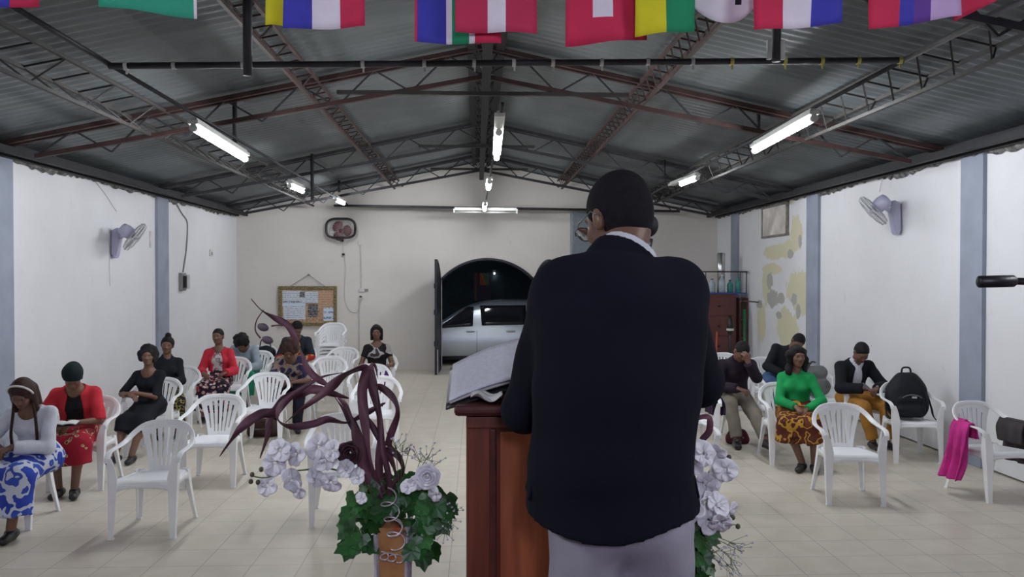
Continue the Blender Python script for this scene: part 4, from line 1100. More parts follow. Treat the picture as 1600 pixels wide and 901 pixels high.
    def shoes(s, mat, parent, off=.006, nm='shoe', ankle=.0):
        sc = s.sc
        for i in (0, 1):
            S = SDF(.02); fd = nrm(s.footdir[i]); a = s.an[i]
            S.cone(a + np.array((0, 0, -.048)) - fd * .04, a + np.array((0, 0, -.056)) + fd * .14 * sc, .040 * sc + off, .032 * sc + off, ((0, 0, 1), 1.15))
            S.cone(a + np.array((0, 0, -.05)), a + np.array((0, 0, ankle - .015)), .044 * sc, .042 * sc + off * .4, capb=True)
            S.cut((0, 0, a[2] - .09), (0, 0, 1))
            link(nm, S.mesh(nm, .007), [mat], parent)
    def hair(s, parent, style='short', mat=None, nm='hair', vox=.007):
        mat = mat or M_HAIR; sc = s.sc; S = SDF(.012); A = np.array; M = s.HM
        E = lambda c, r, k=None: S.ell(s.H(*c), A(r) * sc, M, k)
        fold = 0; n = s.hf * -.78 + s.hu * .62; off = {'short': .007}.get(style, .013)
        hw_ = getattr(s, 'headw', 1.0); E((0, -.012, .030), A((.074 * hw_, .092, .084)) + off); E((0, -.03, .0), A((.070 * hw_, .07, .08)) + off * .6)
        cutc = s.H(0, .072, .056)
        if style == 'short': pass
        if style == 'afro':
            rr = random.Random(int(s.hc[0] * 991) + 5)
            for i in range(46):
                a = rr.uniform(0, 2 * math.pi); b = rr.uniform(-.75, 1)
                q = math.sqrt(1 - b * b); E((.096 * q * math.cos(a), -.025 + .095 * q * math.sin(a), .022 + .097 * b), (.032, .032, .032), .02)
            fold = .004
        if style in ('bob', 'long', 'full'):
            L = {'bob': .10, 'long': .20, 'full': .19}[style]
            for k in (1, -1):
                S.cone(s.H(.070 * k, .0, .03), s.H(.082 * k, .012, -L), .032 * sc, .026 * sc, (s.hl, 1.3), k=.03); S.cone(s.H(.05 * k, -.06, .0), s.H(.06 * k, -.06, -L), .045 * sc, .036 * sc, k=.03)
            E((0, .045, .085), (.066, .04, .028), .02)
            if style == 'full':
                rr = random.Random(4)
                for i in range(26):
                    a = rr.uniform(.15 * math.pi, -1.15 * math.pi); E((.095 * math.cos(a), .0 + .085 * math.sin(a), rr.uniform(-.19, .06)), (.030, .030, .034), .025)
            fold = .003
        if style == 'bun': S.ell(s.H(0, -.02, .135), A((.042, .042, .038)) * sc, M, .012); fold = .002
        if style == 'puff': S.ell(s.H(0, -.10, .07), A((.06, .055, .055)) * sc, M, .02); fold = .003
        if style == 'braids':
            for k in (1, -1):
                S.cone(s.H(.065 * k, -.01, -.0), s.H(.085 * k, .02, -.14), .026 * sc, .018 * sc, k=.02); S.cone(s.H(.085 * k, .02, -.14), s.H(.075 * k, .07, -.30), .018 * sc, .013 * sc, k=.02)
            E((0, -.05, -.01), (.066, .05, .08)); fold = .003
        if style == 'wrap':
            E((0, -.02, .05), (.094, .112, .086), .02); E((0, -.09, .06), (.06, .05, .05), .02); n = s.hf * -.6 + s.hu * .8; cutc = s.H(0, .085, .040); fold = .0025
        if style == 'cap': E((0, -.01, .06), (.088, .105, .07)); n = s.hu * .9 - s.hf * .35; cutc = s.H(0, .07, .055)
        if style in ('bob', 'long', 'braids', 'afro', 'full'):
            # face opening
            S.sub_ell(s.H(0, .105, -.035), A((.064, .085, .100)) * sc, M)
        else:
            S.cut(cutc, n)
            for k in (1, -1):
                if style == 'short': S.sub_ell(s.H(.085 * k, .0, -.022), A((.03, .035, .045)) * sc, M)
            if style in ('short', 'cap', 'bun'): S.sub_ell(s.H(0, .02, -.11), A((.12, .12, .075)) * sc, M)
        return link(nm, S.mesh(nm, vox, fold), [mat], parent)

def person(loc, rz, label, **kw):
    b = Body(**kw); g_ = ground(loc[0], loc[1]); loc = (g_[0], g_[1], loc[2]); t = empty('person', loc, R(rz), label, 'person', 'people seated on the white chairs')
    return b, t
C_ = CH
# ---- left side
chair(-3.70, 6.46, 4, 'white plastic armchair at the left edge under the woman with a white hairband')
b, t = person((-3.50, 6.42, 0), -2, 'woman with white hairband and white blouse looking down at her lap, left edge', sc=.95, lean=(2, 10, 26), head=(26, 8, 4), hands=((-.02, -.27, .66), (-.14, -.25, .66)), feet=((.06, -.42, .09), (-.12, -.42, .09)), curl=.7)
b.skinmesh(mat=skin(BROWN), parent=t, vox=.0065); b.face(t); b.hair(t, 'long', M_BHAIR)
b.top('blouse', cloth('white_cotton', (.62, .64, .72)), t, off=.015, sleeve='long', neckr=.085, sl_loose=.010, fold=.0035)
b.skirt('skirt', pattern('blue_white_stripes', [(0, (.03, .06, .38)), (.45, (.55, .58, .68)), (.55, (.04, .08, .42)), (.66, (.5, .5, .62))], 9), t, hem=.75, flare=.3, off=.03, fold=.005)
b.shoes(M_SHOE, t)
S = SDF(.01); hb = [tuple(b.H(.088 * math.cos(a), .028 - .0 , .03 + .097 * math.sin(a))) for a in [math.pi * i / 16 for i in range(17)]]
mb = MB(); mb.tube([tuple(b.H(.094 * math.cos(a), .025 + .02 * math.sin(a), .03 + .098 * math.sin(a))) for a in [math.pi * i / 20 for i in range(21)]], .008, 8); mb.build('hairband', cloth('white_band', (.7, .68, .66)), t, True)
for k in (1, -1):
    mb = MB(); mb.tube(spline([tuple(b.H(.07 * k, .03, -.07)), tuple(b.nb + b.left * .085 * k + b.fwd * .09), tuple(b.chest + b.left * .10 * k + b.fwd * .165), tuple(b.waist + b.left * .09 * k + b.fwd * .17)], 6), .011, 7); mb.build('braid', M_BHAIR, t, True)
def book(loc, rz, label, c1=(.62, .62, .62), tilt=0, w_=.20, d_=.15):
    t = empty('open_book', loc, R(rz), label, 'book'); t.rotation_euler = (R(tilt), 0, R(rz))
    for s_ in (1, -1):
        mb = MB(); mb.grid(lambda u, v, s_=s_: (s_ * u * w_ / 2, (v - .5) * d_, .012 + .010 * math.sin(math.pi * u) ** .7), 8, 3); mb.build('page_block', plain('paper_white', c1, .8), t, True, solid=.010)
    mb = MB(); mb.box((0, 0, 0), (w_ + .01, d_ + .01, .004)); mb.build('cover', M_BLK, t); return t
def phone(loc, rz, label):
    t = empty('mobile_phone', loc, R(rz), label, 'phone', ); t.rotation_euler = (R(25), 0, R(rz))
    mb = MB(); mb.box((0, 0, 0), (.075, .15, .009)); mb.build('case', M_BLK, t, bevel=.003)
    mb = MB(); mb.box((0, 0, .005), (.068, .138, .001)); mb.build('screen', plain('phone_glass', (.03, .03, .04), .1), t); return t

chair(-3.68, 7.62, 4, 'white plastic armchair under the woman in red jacket and black headwrap')
b, t = person((-3.72, 7.55, 0), 12, 'woman in red jacket, black headwrap and red patterned skirt reading with head bowed', sc=.93, wide=1.12, lean=(4, 12, 26), head=(30, 8, 0), hands=((.03, -.28, .64), (-.12, -.27, .65)), feet=((.07, -.40, .09), (-.07, -.36, .09)), curl=.5)
b.skinmesh(mat=skin(DARK1), parent=t, vox=.0065); b.face(t); b.hair(t, 'wrap', cloth('black_headwrap', (.008, .016, .018)), 'headwrap')
b.top('blouse', cloth('black_top', (.012, .012, .014)), t, off=.010, sleeve='short')
b.top('jacket', cloth('red_jacket', (.48, .028, .042)), t, off=.024, sleeve='elbow', open_=(.075, .10), sl_loose=.01, neckr=.08, fold=.003, length=.02)
b.skirt('skirt', pattern('red_print_cloth', [(0, (.30, .012, .03)), (.56, (.50, .40, .22)), (.60, (.06, .02, .02)), (.64, (.28, .012, .03))], 12), t, hem=.45, flare=.25, off=.026, fold=.004)
b.shoes(M_SHOE, t)
book((-3.62, 7.26, .655), 14, 'open booklet in the hands of the woman in the red jacket at left')

chair(-3.60, 9.05, 4, 'white plastic armchair under the woman in black with curly hair, left side')
b, t = person((-3.64, 9.00, 0), -4, 'woman in plain black dress with big curly hair looking at the camera, left side', sc=.885, lean=(0, 5, 10), head=(-2, 16, 2), hands=((-.07, -.22, .70), (-.10, -.24, .67)), handdir=((-.9, -.3, -.1), (.8, -.45, -.1)), feet=((.05, -.50, .09), (-.12, -.50, .09)), curl=.4)
b.skinmesh(mat=skin(DARK1), parent=t, vox=.0065); b.face(t); b.hair(t, 'afro')
b.top('dress_top', cloth('black_dress', (.010, .011, .016)), t, off=.012, sleeve='elbow', neckr=.085)
b.skirt('dress_skirt', cloth('black_dress', (.010, .011, .016)), t, hem=.30, off=.018)
b.shoes(M_SHOE, t)

chair(-3.80, 10.25, 4, 'white plastic armchair under the woman in black shirt and leopard-like skirt')
b, t = person((-3.90, 10.20, 0), 22, 'woman in black shirt and black and yellow patterned skirt, behind the curly haired woman', sc=.91, lean=(0, 2, 4), head=(4, -10, 6), hands=((-.02, -.25, .66), (-.10, -.24, .66)), feet=((.08, -.42, .09), (-.10, -.42, .09)))
b.skinmesh(mat=skin(DARK1), parent=t); b.face(t); b.hair(t, 'bun')
b.top('shirt', cloth('black_shirt', (.012, .013, .018)), t, off=.016, sleeve='long', collar=.006)
b.skirt('skirt', pattern('black_yellow_print', [(0, (.012, .012, .010)), (.50, (.32, .26, .10)), (.57, (.015, .012, .010))], 24), t, hem=.75, flare=.2, off=.022)
b.shoes(M_SHOE, t)

chair(-3.48, 11.45, 6, 'white plastic armchair under the woman in red cardigan and floral dress')
b, t = person((-3.62, 11.35, 0), 6, 'woman in red cardigan over a floral dress, sitting upright near the notice board', sc=.945, lean=(-2, 0, 2), head=(2, -8, 0), hands=((.14, -.27, .64), (-.14, -.27, .64)), elbow=((.5, .7, -.5), (-.5, .7, -.5)), feet=((.10, -.46, .09), (-.10, -.46, .09)))
b.skinmesh(mat=skin(DARK1), parent=t); b.face(t); b.hair(t, 'short')
fl = pattern('floral_cloth', [(0, (.018, .012, .022)), (.30, (.50, .28, .27)), (.50, (.025, .015, .03)), (.62, (.45, .06, .08)), (.72, (.60, .50, .46)), (.90, (.06, .03, .07))], 26, kind='voronoi')
b.top('dress_top', pattern('floral_pale', [(0, (.50, .46, .46)), (.5, (.20, .12, .14)), (.62, (.45, .40, .40))], 16), t, off=.012, sleeve='short')
b.top('cardigan', cloth('red_cardigan', (.50, .028, .05)), t, off=.024, sleeve='long', open_=(.06, .095), length=.06, fold=.003)
b.skirt('dress_skirt', fl, t, hem=.85, flare=.35, off=.03, fold=.005, width=1.1)
b.shoes(M_SHOE, t)

chair(-3.42, 12.45, 0, 'white plastic armchair under the bowed person in grey and green')
b, t = person((-3.52, 12.35, 0), 4, 'person in grey top and green skirt bowed so that only the hair shows', sc=.98, lean=(10, 26, 42), head=(40, 0, 0), hands=((.06, -.42, .60), (-.10, -.40, .60)), feet=((.10, -.42, .09), (-.10, -.42, .09)))
b.skinmesh(mat=skin(DARK2), parent=t); b.face(t, False); b.hair(t, 'afro')
b.top('sweater', cloth('grey_blue_knit', (.26, .31, .36)), t, off=.024, sleeve='long', fold=.003)
b.skirt('skirt', cloth('green_cloth', (.01, .16, .09)), t, hem=.7, off=.022); b.shoes(M_SHOE, t)

# dark handbag on the chair beside
chair(-3.62, 13.5, 0, 'white plastic armchair behind the bowed person in grey, with a dark bag')
def softbag(nm, loc, d, mat, label, rz=0, strap=True, cat='bag'):
    t = empty(nm, loc, R(rz), label, cat); S = SDF(.04)
    S.ell((0, 0, d[2] * .45), (d[0] / 2, d[1] / 2, d[2] * .5)); S.cone((-d[0] * .3, 0, d[2] * .3), (d[0] * .3, 0, d[2] * .3), d[1] * .5, d[1] * .5); S.cone((-d[0] * .25, 0, d[2] * .7), (d[0] * .25, 0, d[2] * .7), d[1] * .35, d[1] * .35); S.cut((0, 0, .002), (0, 0, 1))
    link('body', S.mesh('body', .008, .003), [mat], t)
    if strap:
        mb = MB(); mb.tube(spline([(-d[0] * .25, 0, d[2] * .9), (-d[0] * .15, 0, d[2] * 1.18), (d[0] * .15, 0, d[2] * 1.18), (d[0] * .25, 0, d[2] * .9)], 6), .010, 7); mb.build('handle', M_BLK, t, True)
    mb = MB(); mb.box((0, -d[1] * .50, d[2] * .5), (d[0] * .5, .012, .012)); mb.build('zip', M_CORD, t)
    return t
softbag('handbag', (*ground(-3.50, 13.4), .425), (.36, .20, .42), cloth('black_leather', (.012, .016, .026), rough=.5), 'dark blue bag upright on a chair beside the person in red and yellow')

chair(-2.96, 13.45, 0, 'white plastic armchair under the person in dark jacket before the notice board')
b, t = person((-2.96, 13.35, 0), 6, 'person in dark denim jacket over red and yellow shirt, below the notice board', sc=1.0, lean=(4, 12, 18), head=(24, 12, 0), female=False, hands=((.08, -.34, .60), (-.10, -.32, .60)), feet=((.12, -.46, .09), (-.12, -.46, .09)))
b.skinmesh(mat=skin(DARK1), parent=t); b.face(t, False); b.hair(t, 'cap', nm='cap', mat=cloth('black_cap', (.01, .01, .012)))
b.top('shirt', pattern('red_yellow_print', [(0, (.40, .03, .03)), (.5, (.50, .36, .05)), (.6, (.03, .12, .06))], 9), t, off=.016, sleeve='long', fold=.003)
b.top('jacket', cloth('dark_denim', (.022, .028, .040)), t, off=.028, sleeve='elbow', open_=(.07, .10), length=.04, fold=.003)
b.trousers('trousers', cloth('black_cloth', (.014, .014, .018)), t); b.shoes(M_SHOE, t)

chair(-2.42, 10.75, 2, 'white plastic armchair under the woman bending forward in the patterned top')
b, t = person((-2.42, 10.60, 0), 8, 'woman bending forward in a navy and beige top and dark jeans, below the notice board', sc=.97, lean=(6, 22, 38), head=(26, -6, 0), hands=((.03, -.36, .62), (-.08, -.36, .62)), handdir=((-.9, -.3, 0), (.9, -.3, 0)), feet=((.10, -.44, .09), (-.14, -.46, .09)))
b.skinmesh(mat=skin(BROWN), parent=t); b.face(t); b.hair(t, 'afro', M_BHAIR)
b.top('blouse', pattern('navy_beige_print', [(0, (.03, .03, .09)), (.46, (.30, .22, .18)), (.58, (.04, .035, .10))], 7), t, off=.018, sleeve='elbow', fold=.003)
b.trousers('jeans', cloth('dark_jeans', (.010, .011, .020)), t, off=.018); b.shoes(M_SHOE, t, ankle=.03)
softbag('handbag', (*ground(-2.62, 9.95), .002), (.34, .20, .20), cloth('brown_leather', (.05, .025, .02), rough=.5), 'small brown bag on the floor at the feet of the bending woman', strap=False)

chair(-1.48, 12.25, 2, 'white plastic armchair under the woman in black and purple, centre back')
b, t = person((-1.50, 12.15, 0), 2, 'woman in black top with white print and purple waistband, centre back of the hall', sc=.95, lean=(-2, 0, 2), head=(4, 0, 0), hands=((.16, -.27, .64), (-.16, -.27, .64)), elbow=((.45, .7, -.5), (-.45, .7, -.5)), feet=((.10, -.46, .09), (-.10, -.46, .09)), wide=1.05)
b.skinmesh(mat=skin(DARK1), parent=t); b.face(t); b.hair(t, 'bob')
b.top('blouse', pattern('black_white_print', [(0, (.014, .012, .014)), (.56, (.34, .32, .32)), (.63, (.05, .045, .05))], 6), t, off=.012, sleeve='short')
b.skirt('skirt', cloth('purple_cloth', (.075, .012, .14)), t, hem=.3, off=.024); b.shoes(M_SHOE, t)

# ---- right side
chair(3.24, 9.80, -6, 'white plastic armchair under the man in dark purple with head in hand')
b, t = person((3.12, 9.80, 0), -4, 'man in dark purple jacket and khaki trousers with his face bowed into one hand', sc=1.02, lean=(6, 18, 30), head=(28, 10, 4), female=False, hands=((.04, -.47, .97), (-.06, -.40, .66)), handdir=((-.35, -.10, .95), (.7, -.6, -.2)), feet=((.18, -.78, .09), (-.10, -.52, .09)), elbow=((.4, -.5, -1), (-1, .35, -.55)), kspread=.2)
b.palm = ((-.2, 1, .1), (0, .15, -1))
b.skinmesh(mat=skin(DARK1), parent=t); b.face(t, False); b.hair(t, 'short')
b.top('jacket', cloth('dark_purple_jacket', (.022, .014, .026)), t, off=.026, sleeve='long', collar=.008, length=.04, fold=.003)
b.trousers('trousers', cloth('khaki', (.20, .175, .145)), t, off=.02, fold=.003); b.shoes(M_SHOE, t, off=.010, ankle=.02)
softbag('maroon_bag', (*ground(3.06, 9.50), .002), (.20, .16, .16), cloth('maroon_cloth', (.055, .012, .018)), 'small maroon bag on the floor by the bowed man\'s feet', strap=False)

chair(3.30, 8.62, -4, 'white plastic armchair under the woman in green jumper')
b, t = person((3.37, 8.55, 0), -28, 'woman in bright green jumper and brown gold patterned skirt, right side', sc=.945, lean=(-2, 2, 4), head=(4, 26, 0), hands=((.13, -.26, .60), (.03, -.26, .62)), handdir=((-.4, -.6, -.6), (.6, -.6, -.4)), feet=((.22, -.38, .09), (.10, -.38, .09)), kspread=.2)
b.skinmesh(mat=skin(DARK2), parent=t, vox=.0065); b.face(t); b.hair(t, 'full')
b.top('jumper', cloth('green_knit', (.012, .27, .075)), t, off=.014, sleeve='long', collar=.004, fold=.0022)
b.skirt('skirt', pattern('brown_gold_print', [(0, (.085, .020, .012)), (.50, (.42, .22, .03)), (.58, (.05, .015, .012)), (.64, (.15, .04, .015))], 11), t, hem=.45, flare=.65, off=.040, fold=.006)
b.shoes(M_SHOE, t)

chair(4.16, 11.45, 0, 'white plastic armchair under the man in jeans leaning sideways')
b, t = person((4.22, 11.40, 0), -8, 'man in black shirt and blue jeans leaning far over to his left', sc=1.05, lean=(6, 20, 34), side=24, head=(22, 10, 10), female=False, hands=((.40, -.42, .62), (.0, -.36, .64)), feet=((.12, -.46, .09), (-.14, -.42, .09)))
b.skinmesh(mat=skin(DARK1), parent=t); b.face(t); b.hair(t, 'short')
b.top('shirt', cloth('black_shirt', (.012, .013, .018)), t, off=.020, sleeve='long', collar=.006, fold=.003)
b.trousers('jeans', cloth('blue_jeans', (.05, .10, .22)), t); b.shoes(M_SHOE, t)

chair(4.54, 9.62, -2, 'white plastic armchair under the man in black blazer and mustard trousers')
b, t = person((4.46, 9.60, 0), 4, 'man in black blazer, white shirt and mustard trousers looking down at his hands', sc=.995, lean=(2, 10, 22), head=(34, -6, 0), female=False, hands=((.10, -.34, .68), (-.06, -.34, .68)), handdir=((-.7, -.6, -.2), (.7, -.6, -.2)), feet=((.18, -.42, .09), (.02, -.40, .09)), kspread=.2)
b.skinmesh(mat=skin(DARK1), parent=t); b.face(t); b.hair(t, 'short')
b.top('shirt', cloth('white_shirt', (.60, .62, .68)), t, off=.012, sleeve='long', collar=.004)
b.top('blazer', cloth('black_blazer', (.010, .011, .016)), t, off=.028, sleeve='long', open_=(.062, .085), length=.06, fold=.003)
b.trousers('trousers', cloth('mustard_cloth', (.36, .17, .035)), t, off=.018, fold=.003); b.shoes(M_SHOE, t)
phone((4.44, 9.06, .70), 10, 'mobile phone held by the man in mustard trousers')

# ---- bags and garments on chairs
t = empty('black_backpack', (*ground(4.68, 8.78), .43), R(-8), 'large black backpack standing on a chair by the right wall', 'backpack')
M_BAG = cloth('black_nylon', (.012, .013, .018), rough=.6)
S = SDF(.07); S.cone((-.10, .03, .11), (.10, .03, .11), .115, .115); S.cone((-.095, .04, .22), (.095, .04, .22), .115, .115); S.cone((-.085, .05, .32), (.085, .05, .32), .105, .105); S.cone((-.045, .06, .41), (.045, .06, .41), .075, .075); S.cut((0, 0, .0), (0, 0, 1)); link('main_compartment', S.mesh('m', .008, .002), [M_BAG], t)
S = SDF(.04); S.cone((-.09, -.055, .09), (.09, -.055, .09), .070, .070); S.cone((-.08, -.05, .20), (.08, -.05, .20), .062, .062); S.cut((0, 0, .0), (0, 0, 1)); link('front_pocket', S.mesh('m', .008, .002), [M_BAG], t)
mb = MB(); mb.tube(spline([(-.05, .07, .47), (-.035, .07, .53), (.035, .07, .53), (.05, .07, .47)], 5), .010, 8); mb.build('grab_handle', M_BAG, t, True)
for s_ in (1, -1):
    mb = MB(); pth = spline([(s_ * .10, .12, .42), (s_ * .20, .08, .30), (s_ * .235, .0, .12), (s_ * .24, -.05, .03), (s_ * .275, -.10, -.06) if s_ > 0 else (s_ * .25, -.1, .02), (s_ * .285, -.10, -.28) if s_ > 0 else (s_ * .23, -.14, .012)], 5); mb.sweep(pth, [(0, 1, .3)] * len(pth), [(-.5, -.5), (.5, -.5), (.5, .5), (-.5, .5)], [(.035, .008)] * len(pth)); mb.build('shoulder_strap', M_BAG, t, True)
mb = MB(); mb.box((.02, -.113, .235), (.05, .004, .022)); mb.build('logo_patch', M_FANGRAY, t)
mb = MB(); mb.tube(spline([(-.13, -.06, .16), (-.09, -.105, .235), (.0, -.100, .262), (.09, -.105, .235), (.13, -.06, .16)], 5), .004, 5); mb.build('zip', M_CORD, t)

t = empty('grey_rucksack', (*ground(4.36, 10.38), .425), 0, 'grey rucksack upright on the chair left of the man in mustard trousers', 'backpack')
MG = cloth('grey_canvas', (.17, .17, .17)); S = SDF(.05); S.cone((-.08, .04, .12), (.08, .04, .12), .11, .11); S.cone((-.07, .06, .30), (.07, .06, .30), .09, .09); S.cut((0, 0, 0), (0, 0, 1)); link('body', S.mesh('m', .008, .003), [MG], t)
mb = MB(); mb.tube(spline([(-.16, .02, .05), (-.17, .0, .25), (-.08, .0, .43), (0, .05, .43)], 6), .010, 6); mb.build('strap', M_BLK, t, True)
mb = MB(); mb.grid(lambda u, v: ((u - .5) * .20, -.065 - .02 * math.sin(math.pi * u) * math.sin(math.pi * v), .05 + v * .18), 8, 8); mb.build('front_pocket', MG, t, True, solid=.01)

def garment(nm, x, y, rz, pts, wd, mat, label, amp=.015):
    """cloth hung over a chair arm: a folded band falling on both sides"""
    t = MB(); sp = spline(pts, 8); k = len(sp)
    for layer in (0, 1):
        def fn(u, v, layer=layer):
            i = min(k - 1, int(v * (k - 1) + .5)); p = Vector(sp[i]); q = abs(v - .35)
            return tuple(p + Vector((amp * math.sin(u * 14 + v * 3 + layer * 2) * q * 1.6 + (layer * .018 if v < .35 else -layer * .018), (u - .5) * (wd[0] + (wd[1] - wd[0]) * v) + layer * .02 * math.sin(v * 9), layer * -.006)))
        t.grid(fn, 24, k - 1)
    x, y = ground(x, y); o = t.build(nm, mat, None, True, solid=.010); o.location = (x, y, 0); o.rotation_euler = (0, 0, R(rz)); return tag(o, label, 'garment')
garment('pink_garment', 4.62, 7.28, 8, [(-.205, 0, .52), (-.215, 0, .60), (-.265, 0, .662), (-.315, 0, .60), (-.33, 0, .45), (-.345, 0, .30), (-.40, 0, .17)], (.14, .24), cloth('pink_cloth', (.52, .035, .24)), 'bright pink cloth hanging over the left arm of the rightmost chair', .03)
garment('pink_garment', 4.66, 7.40, 8, [(-.205, 0, .56), (-.215, 0, .60), (-.265, 0, .668), (-.305, 0, .60), (-.30, 0, .40), (-.29, 0, .26)], (.10, .16), cloth('pink_cloth', (.52, .035, .24)), 'second pink sleeve hanging nearer the seat of the rightmost chair', .02)
garment('grey_garment', 4.62, 7.30, 8, [(.20, 0, .46), (.205, 0, .60), (.265, 0, .665), (.32, 0, .56), (.33, 0, .40), (.34, 0, .27)], (.28, .34), cloth('dark_grey_cloth', (.06, .052, .055)), 'dark grey cloth hanging over the right arm of the rightmost chair', .02)
garment('purple_garment', 2.35, 8.9, 0, [(.20, 0, .46), (.205, 0, .60), (.262, 0, .665), (.32, 0, .58), (.33, 0, .46)], (.30, .34), cloth('dark_plum_cloth', (.030, .012, .035)), 'dark plum cloth over the arm of the chair half hidden by the standing man', .02)
# ------------------------------------------------------------------ the standing speaker, seen from behind
def speaker():
    b = Body(sc=1.07, pelvis=(0, .02, .99), lean=(2, 5, 16), head=(14, 26, 0), female=False, stand=True, wide=.80,
             hands=((.19, -.41, 1.27), (-.10, -.27, 1.46)), handdir=((-.55, -.8, -.1), (.03, -.10, 1)), elbow=((.30, .32, -.80), (-.7, .1, -.9)),
             feet=((.11, .04, .09), (-.13, -.02, .09)), curl=.75)
    b.palm = ((0, .1, -1), (.6, -.6, .2))
    sh_ = np.array((0, 0, .052)); b.nb = b.nb + sh_; b.sh = [q_ + sh_ for q_ in b.sh]; b.chest = b.chest + sh_ * .6
    b.hc = b.hc + np.array((-.048, 0, .020)); b.neck_top = b.neck_top + np.array((-.036, 0, .022)); b.HM = b.HM.copy(); b.headw = .90
    t = empty('person', (.364, 2.03, STAGE), R(180), 'standing man in dark navy jacket and glasses at the wooden podium, back to camera', 'person')
    sk = plain('skin', (.032, .019, .018), .5, var=.08, scale=16)
    b.skinmesh(mat=sk, parent=t, vox=.006); b.face(t)
    b.hair(t, 'short', plain('cropped_hair', (.010, .010, .013), .85, var=.2, scale=60, bump=.5, bscale=300, spec=.15), vox=.005)
    A = np.array; nj = cloth('navy_wool', (.0042, .005, .0125), rough=.95, scale=6)
    # shirt collar
    S = SDF(.01); up = nrm(b.neck_top - b.nb)
    S.cone(b.nb - up * .02, b.nb + up * .080, .085, .079, capa=True, capb=True)
    link('shirt_collar', S.mesh('c', .004), [cloth('white_shirt', (.74, .77, .88))], t)
    b.top('shirt', cloth('white_shirt', (.66, .69, .78)), t, off=.008, sleeve='long', vox=.009)
    # jacket
    S = SDF(.05); f = b.fwd
    Y = A((0, 1, 0))
    S.cone((.024, .0, .974), (.028, .015, 1.07), .222, .196, (Y, 1.18), capa=True, k=.06)
    S.cone((.028, .015, 1.07), (.016, .02, 1.26), .192, .200, (Y, 1.35), k=.06)
    S.cone((.014, .02, 1.26), (0, .0, 1.42), .200, .192, (Y, 1.45), k=.06)
    S.cone((.10, .0, 1.43), (-.10, .0, 1.43), .115, .115, (Y, 1.1), k=.06)
    for i in (0, 1):
        q = 1 if i == 0 else -1
        S.cone(b.nb - b.d3 * .022, b.sh[i] + A((.004 * q, 0, .008)), .078, .070, k=.05)
        S.cone(b.sh[i], b.el[i], .080, .064, k=.04)
        S.cone(b.el[i], b.el[i] * .08 + b.wr[i] * .92, .064, .048, k=.03, capb=True)
    S.sub_cone(b.nb + up * .004, b.nb + up * .25, .080, .11)
    S.sub_cone((0, -.20, 1.5), (0, -.22, .8), .06, .10)
    # side pocket flaps stand a little proud
    o = link('jacket', S.mesh('jacket', .0065, .0040, (8, 5, 6)), [nj], t)
    S = SDF(.012); S.cone(b.nb - up * .045, b.nb + up * .056, .108, .094, capa=True, capb=True)
    S.sub_cone(b.nb - up * .05, b.nb + up * .1, .092, .082); S.cut(b.nb + b.fwd * .045, -b.fwd)
    link('jacket_collar', S.mesh('jc', .005), [nj], t)
    for sx in (1, -1):
        mb = MB(); mb.grid(lambda u, v: (.026 + sx * (.198 + .012 * v), -.06 + .12 * u, 1.06 - .055 * v), 8, 4); mb.build('pocket_flap', nj, t, True, solid=.006)
    tr = cloth('lilac_grey_trousers', (.33, .32, .38), scale=5)
    S = SDF(.04); S.ell(b.pel + A((0, 0, -.04)), A((.170, .112, .11)))
    for i in (0, 1):
        S.cone(b.hip[i] * .9 + A((0, 0, .02)), b.kn[i], .100, .086, k=.035); S.cone(b.kn[i], b.an[i] + A((0, 0, -.01)), .088, .072, k=.03, capb=True)
    link('trousers', S.mesh('trousers', .008, .003), [tr], t); b.shoes(M_SHOE, t, off=.01)
    # glasses
    gm = plain('glasses_metal', (.25, .25, .27), .25, .8); HMm = Matrix(b.HM.tolist())
    g = MB()
    for k in (1, -1):
        g.tube([tuple(b.H(.034 * k + .026 * math.cos(a), .112 - .006 * abs(math.cos(a)), .008 + .019 * math.sin(a))) for a in [2 * math.pi * i / 20 for i in range(21)]], .0018, 6)
        g.tube([tuple(b.H(.060 * k, .106, .014)), tuple(b.H(.080 * k, .06, .014)), tuple(b.H(.084 * k, -.005, .016)), tuple(b.H(.082 * k, -.03, -.006))], .0022, 6)
    g.tube([tuple(b.H(.009, .113, .012)), tuple(b.H(-.009, .113, .012))], .0018, 6)
    go = g.build('glasses', gm, t, True)
    gl = NT('lens_glass', .05); gl.b.inputs['Transmission Weight'].default_value = 1.0; gl.col((.9, .95, .95))
    for k in (1, -1):
        mb = MB(); mb.ell(tuple(b.H(.034 * k, .110, .008)), (.025 * 1.07, .0015, .019 * 1.07), 18, 10, HMm); mb.build('lens', gl.mat, go, True)
    return b, t
SPK, SPKT = speaker()
# handheld microphone
mp = P(1014, 353, 2.29) - Vector((.20, .02, 1)).normalized() * .085
t = empty('microphone', mp, 0, 'black handheld microphone held up before the standing man\'s mouth', 'microphone')
dirm = Vector((.20, .02, 1)).normalized(); q = dirm.to_track_quat('Z', 'Y').to_matrix()
mb = MB(); mb.lathe([(.012, -.13), (.014, -.12), (.019, .02), (.019, .05)], 16, (0, 0, 0), q); mb.build('handle', M_BLK, t, True)
mb = MB(); mb.ell(q @ V(0, 0, .085), (.027, .027, .032), 18, 12, q); mb.build('grille', plain('mic_mesh', (.02, .02, .022), .6, .4, var=.5, scale=400), t, True)

